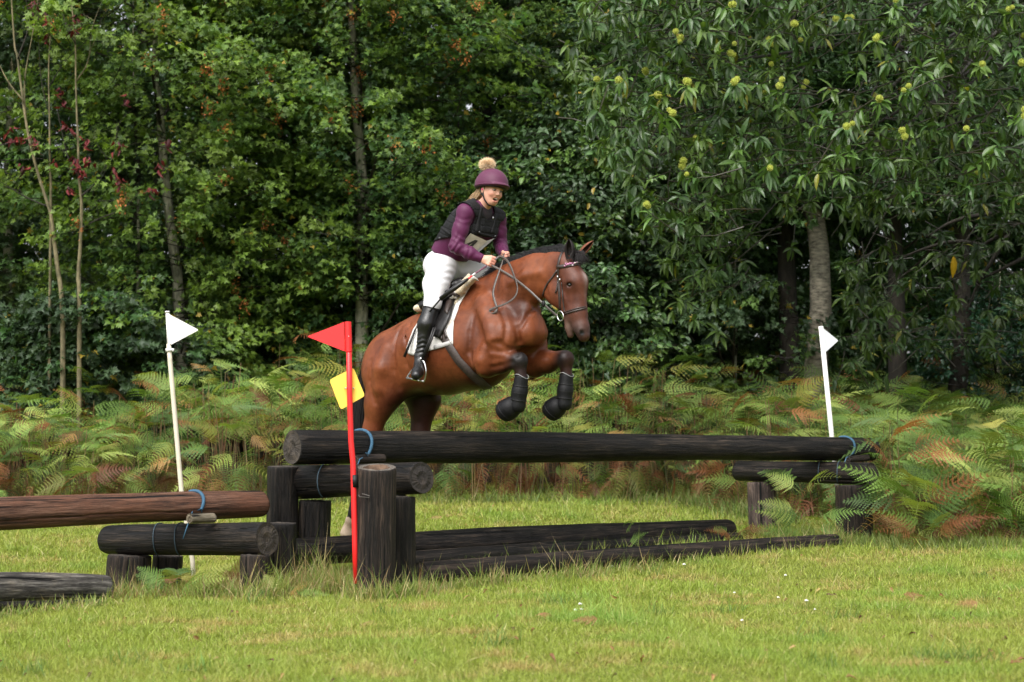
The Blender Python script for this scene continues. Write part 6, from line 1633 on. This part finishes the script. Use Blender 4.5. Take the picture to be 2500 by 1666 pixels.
def grass():
    rs = np.random.default_rng(31); parts = []
    for (y0, y1, dens, h0, w0) in ((6.0, 8.2, 9500, .034, .0036), (8.2, 10.5, 6500, .037, .0045), (10.5, 13.5, 4000, .042, .006), (13.5, 17, 2300, .048, .008), (17, 21.5, 1300, .055, .010)):
        hw = .33 * y1 + .8; n = int(dens * 2 * hw * (y1 - y0)); x = rs.uniform(-hw, hw, n); y = rs.uniform(y0, y1, n); k = np.abs(x) < .33 * y + .8; x, y = x[k], y[k]; n = len(x)
        big = vnoise(x, y, 1.1, 5); mid = vnoise(x, y, 4.0, 6); fine = vnoise(x, y, 13, 7); tuft = np.clip(vnoise(x, y, 2.6, 9) - .75, 0, 1)
        c = np.tile([.24, .305, .046], (n, 1)); 
        w = np.clip(.5 + .5 * big, 0, 1)[:, None]; c = c * (1 - w * .6) + np.array([.29, .32, .065]) * w * .6
        w = np.clip(mid - .5, 0, 1)[:, None]; c = c * (1 - w * .7) + np.array([.17, .29, .045]) * w * .7
        w = .8 * np.clip(-mid * .6 - .34 + .8 * fine + .35 * vnoise(x, y, 30, 12), 0, 1)[:, None]; c = c * (1 - w) + np.array([.44, .32, .13]) * w
        st_ = rs.random(n) < .035; c[st_] = np.array([.48, .42, .20]) * rs.uniform(.7, 1.1, (st_.sum(), 1)); c *= rs.uniform(.68, 1.3, (n, 1)) * 1.0
        hh = h0 * rs.uniform(.5, 1.35, n) * (1 + .30 * np.clip(mid, -1, 1) + .25 * fine); hh *= np.where(rs.random(n) < .02, 2.3, 1) * (1 + 1.3 * tuft); c = c * (1 - .7 * tuft[:, None]) + np.array([.17, .34, .06]) * .7 * tuft[:, None]
        parts += blades(rs, x, y, hh, w0 * rs.uniform(.6, 1.1, n), c, .62)
    # longer rough grass along the jumps and in front of the bracken
    def strip(pts, n, spread, h0, w0, cols):
        nonlocal parts
        P = np.array(pts); i = rs.integers(0, len(P) - 1, n); t = rs.random(n); q = P[i] + (P[i + 1] - P[i]) * t[:, None] + rs.normal(0, spread, (n, 2))
        hh = h0 * rs.uniform(.35, 1.2, n) * (rs.random(n) ** .4); c = np.array(cols)[rs.integers(0, len(cols), n)] * rs.uniform(.7, 1.2, (n, 1)); parts += blades(rs, q[:, 0], q[:, 1], hh, np.full(n, w0), c, .38)
    gl = lambda px, Y: gxy(px, Y)
    mix = [(.19, .26, .05), (.15, .23, .045), (.28, .27, .09), (.46, .38, .19), (.22, .29, .06)]
    strip([gl(1000, 11.2), gl(1400, 12.3), gl(1750, 13.6), gl(2080, 14.9)], 4200, .07, .13, .006, mix)
    strip([gl(1010, 11.75), gl(1400, 12.95), gl(1800, 14.4)], 500, .05, .22, .006, mix)
    strip([gl(860, 10.85), gl(960, 10.9), gl(1020, 11.1)], 1500, .06, .13, .006, mix)
    strip([gl(620, 10.95), gl(740, 11.2), gl(860, 11.4)], 2400, .12, .19, .0055, mix + [(.25, .17, .09)])
    strip([gl(240, 10.7), gl(420, 11.1), gl(620, 10.95)], 2200, .10, .13, .0055, mix + [(.28, .16, .08)])
    strip([gl(-60, 9.6), gl(120, 9.95), gl(260, 10.35)], 1800, .06, .09, .006, mix)
    strip([gl(760, 12.3), gl(1000, 12.8)], 900, .1, .12, .006, mix)
    strip([gl(-100, 18.7), gl(600, 19.1), gl(900, 20.1), gl(1700, 19.8), gl(1800, 18.1), gl(1900, 16.7)], 9000, .16, .20, .009, [(.11, .18, .04), (.14, .20, .04), (.20, .19, .07)])
    strip([gl(1880, 15.4), gl(2120, 14.7), gl(2300, 14.5), gl(2600, 14.4)], 6500, .2, .12, .008, [(.11, .17, .035), (.14, .19, .04), (.18, .19, .06)])
    for px_, Y_, n_, h_ in ((610, 10.9, 160, .26), (700, 11.2, 260, .34), (760, 11.6, 260, .36), (820, 11.3, 220, .30), (890, 10.8, 160, .26), (1000, 11.0, 160, .24), (300, 11.0, 200, .22), (520, 11.2, 260, .26), (1180, 11.7, 120, .22), (1400, 12.2, 140, .24), (1550, 12.7, 90, .2), (1900, 14.3, 150, .26), (2020, 14.7, 200, .28)):
        a_ = gl(px_, Y_); strip([a_, (a_[0] + .06, a_[1])], n_, .09, h_, .0042, mix + [(.40, .30, .14), (.30, .18, .09)])
    for _ in range(26):
        a_ = gl(rs.uniform(0, 2500), rs.uniform(7, 13)); strip([a_, (a_[0] + .01, a_[1])], 70, .05, .11, .005, [(.12, .22, .04), (.14, .20, .04)])
    o = raw_mesh("grass", parts, M_grass); o['kind'] = 'stuff'; print("grass verts", len(o.data.vertices))
grass()
# seeding grass stems
rs = np.random.default_rng(8)
def litter():
    r_ = np.random.default_rng(61); n = 600; y = r_.uniform(6.4, 19.5, n) ; x = r_.uniform(-1, 1, n) * .30 * y; y[:260] = 0; 
    a, b = np.array(gxy(650, 11.2)), np.array(gxy(2050, 14.9)); t = r_.random(260); q = a + (b - a) * t[:, None] + r_.normal(0, .12, (260, 2)); x[:260], y[:260] = q[:, 0], q[:, 1]
    P = np.stack([x, y, ground_z(x, y) + r_.uniform(.015, .04, n)], -1); an = r_.uniform(0, 6.28, n); D = np.stack([np.cos(an), np.sin(an), r_.normal(0, .3, n)], -1)
    c = np.array([(.22, .10, .045), (.30, .17, .07), (.12, .06, .035), (.36, .25, .10)])[r_.integers(0, 4, n)] * r_.uniform(.6, 1.2, (n, 1))
    o = raw_mesh("fallen_leaves", [scatter_mesh("l", T_dead, P, frames(D, np.array([0, -.4, 1.0]) + r_.normal(0, .4, (n, 3))), r_.uniform(.015, .040, n), c, None)], M_dead); o['kind'] = 'stuff'
litter()
# ---- small white flowers and fallen brown fronds on the grass
M_fl = simple("white_petals", (.75, .74, .72), .7, bstr=0); M_stem = simple("flower_stem", (.10, .15, .04), .7, bstr=0)
fproto = None; 
FLB = ["white flower right beside the front log, near its middle", "white flower a little right of the one nearest the front log", "lone white flower in the grass towards the far brown post", "small white flower in open grass, left of the row of four",
       "white flower in the middle of the scattered row on the right", "white flower second from the right in the scattered row", "white flower at the right end of the scattered row", "topmost of three white flowers close together in the grass",
       "lower left of three white flowers close together in the grass", "lower right of three white flowers close together in the grass", "white flower standing against the face of the front log", "white flower lowest in the picture, nearest the camera on the right"]
for i, (px, py) in enumerate(((1492, 1390), (1666, 1389), (1911, 1411), (1787, 1452), (1893, 1463), (1961, 1475), (1981, 1487), (1414, 1484), (1403, 1500), (1418, 1494), (1430, 1336), (1805, 1515))):
    Y = .85 * FPX / (py - HORIZON); x, y = gxy(px, Y)
    if y > 12: Y = (.85 + .48) * FPX / (py - HORIZON + .04 * FPX); x, y = gxy(px, Y)
    g = float(ground_z(x, y)); t = thing("white_flower", FLB[i], "flower", (x, y, g), "small white flowers in the grass")
    if fproto is None:
        mb = MB(); mb.tube([(0, 0, -.02), (.004, 0, .03), (0, 0, .065)], .0014, 5); o = mb.build("stem", M_stem, t)
        mb = MB()
        for i in range(9): a = i * 2.4; r = .0045 * math.sqrt(i); mb.sphere((r * math.cos(a), r * math.sin(a), .066 - r * .5), (.004, .004, .005), 8, 5)
        o2 = mb.build("flower_head", M_fl, t); fproto = (o, o2)
    else:
        for q in fproto: c_ = q.copy(); COL.objects.link(c_); c_.parent = t
    s_ = float(rng.uniform(.5, .85)); t.scale = (s_, s_, s_)
for i, (px, py, lab) in enumerate(((1330, 1525, "dead brown fern frond in the mown grass, before the front log's middle"), (1475, 1525, "curled brown fern frond in the grass beside the white flowers"), (1090, 1275, "rust-coloured frond lying on the grass behind the long ground logs"), (2390, 1485, "pale dead frond sticking up from the mown grass near the right edge"), (2180, 1460, "small brown frond lying flat in the mown grass on the right"), (890, 1530, "faint straw-coloured frond in the mown grass below the red pole"), (330, 1300, "reddish dead frond on the grass behind the reddish rail"))):
    Y = .85 * FPX / (py - HORIZON)
    if Y > 12: Y = (.85 + .48) * FPX / (py - HORIZON + .04 * FPX)
    x, y = gxy(px, Y); g = float(ground_z(x, y)); a = float(rng.uniform(0, 6.28))
    pr = scatter_mesh("f", FR_hi[0], np.array([[0, 0, .035]]), frames(np.array([[math.cos(a), .5 * math.sin(a), .12]]), np.array([[0, -.5, 1.0]])), np.array([.17]), np.array([[(.30, .15, .07), (.24, .10, .05), (.34, .22, .10)][i % 3]]), None)
    o = raw_mesh("fallen_frond", [pr], M_fern); o.location = (x, y, g); props(o, lab, "dead frond")
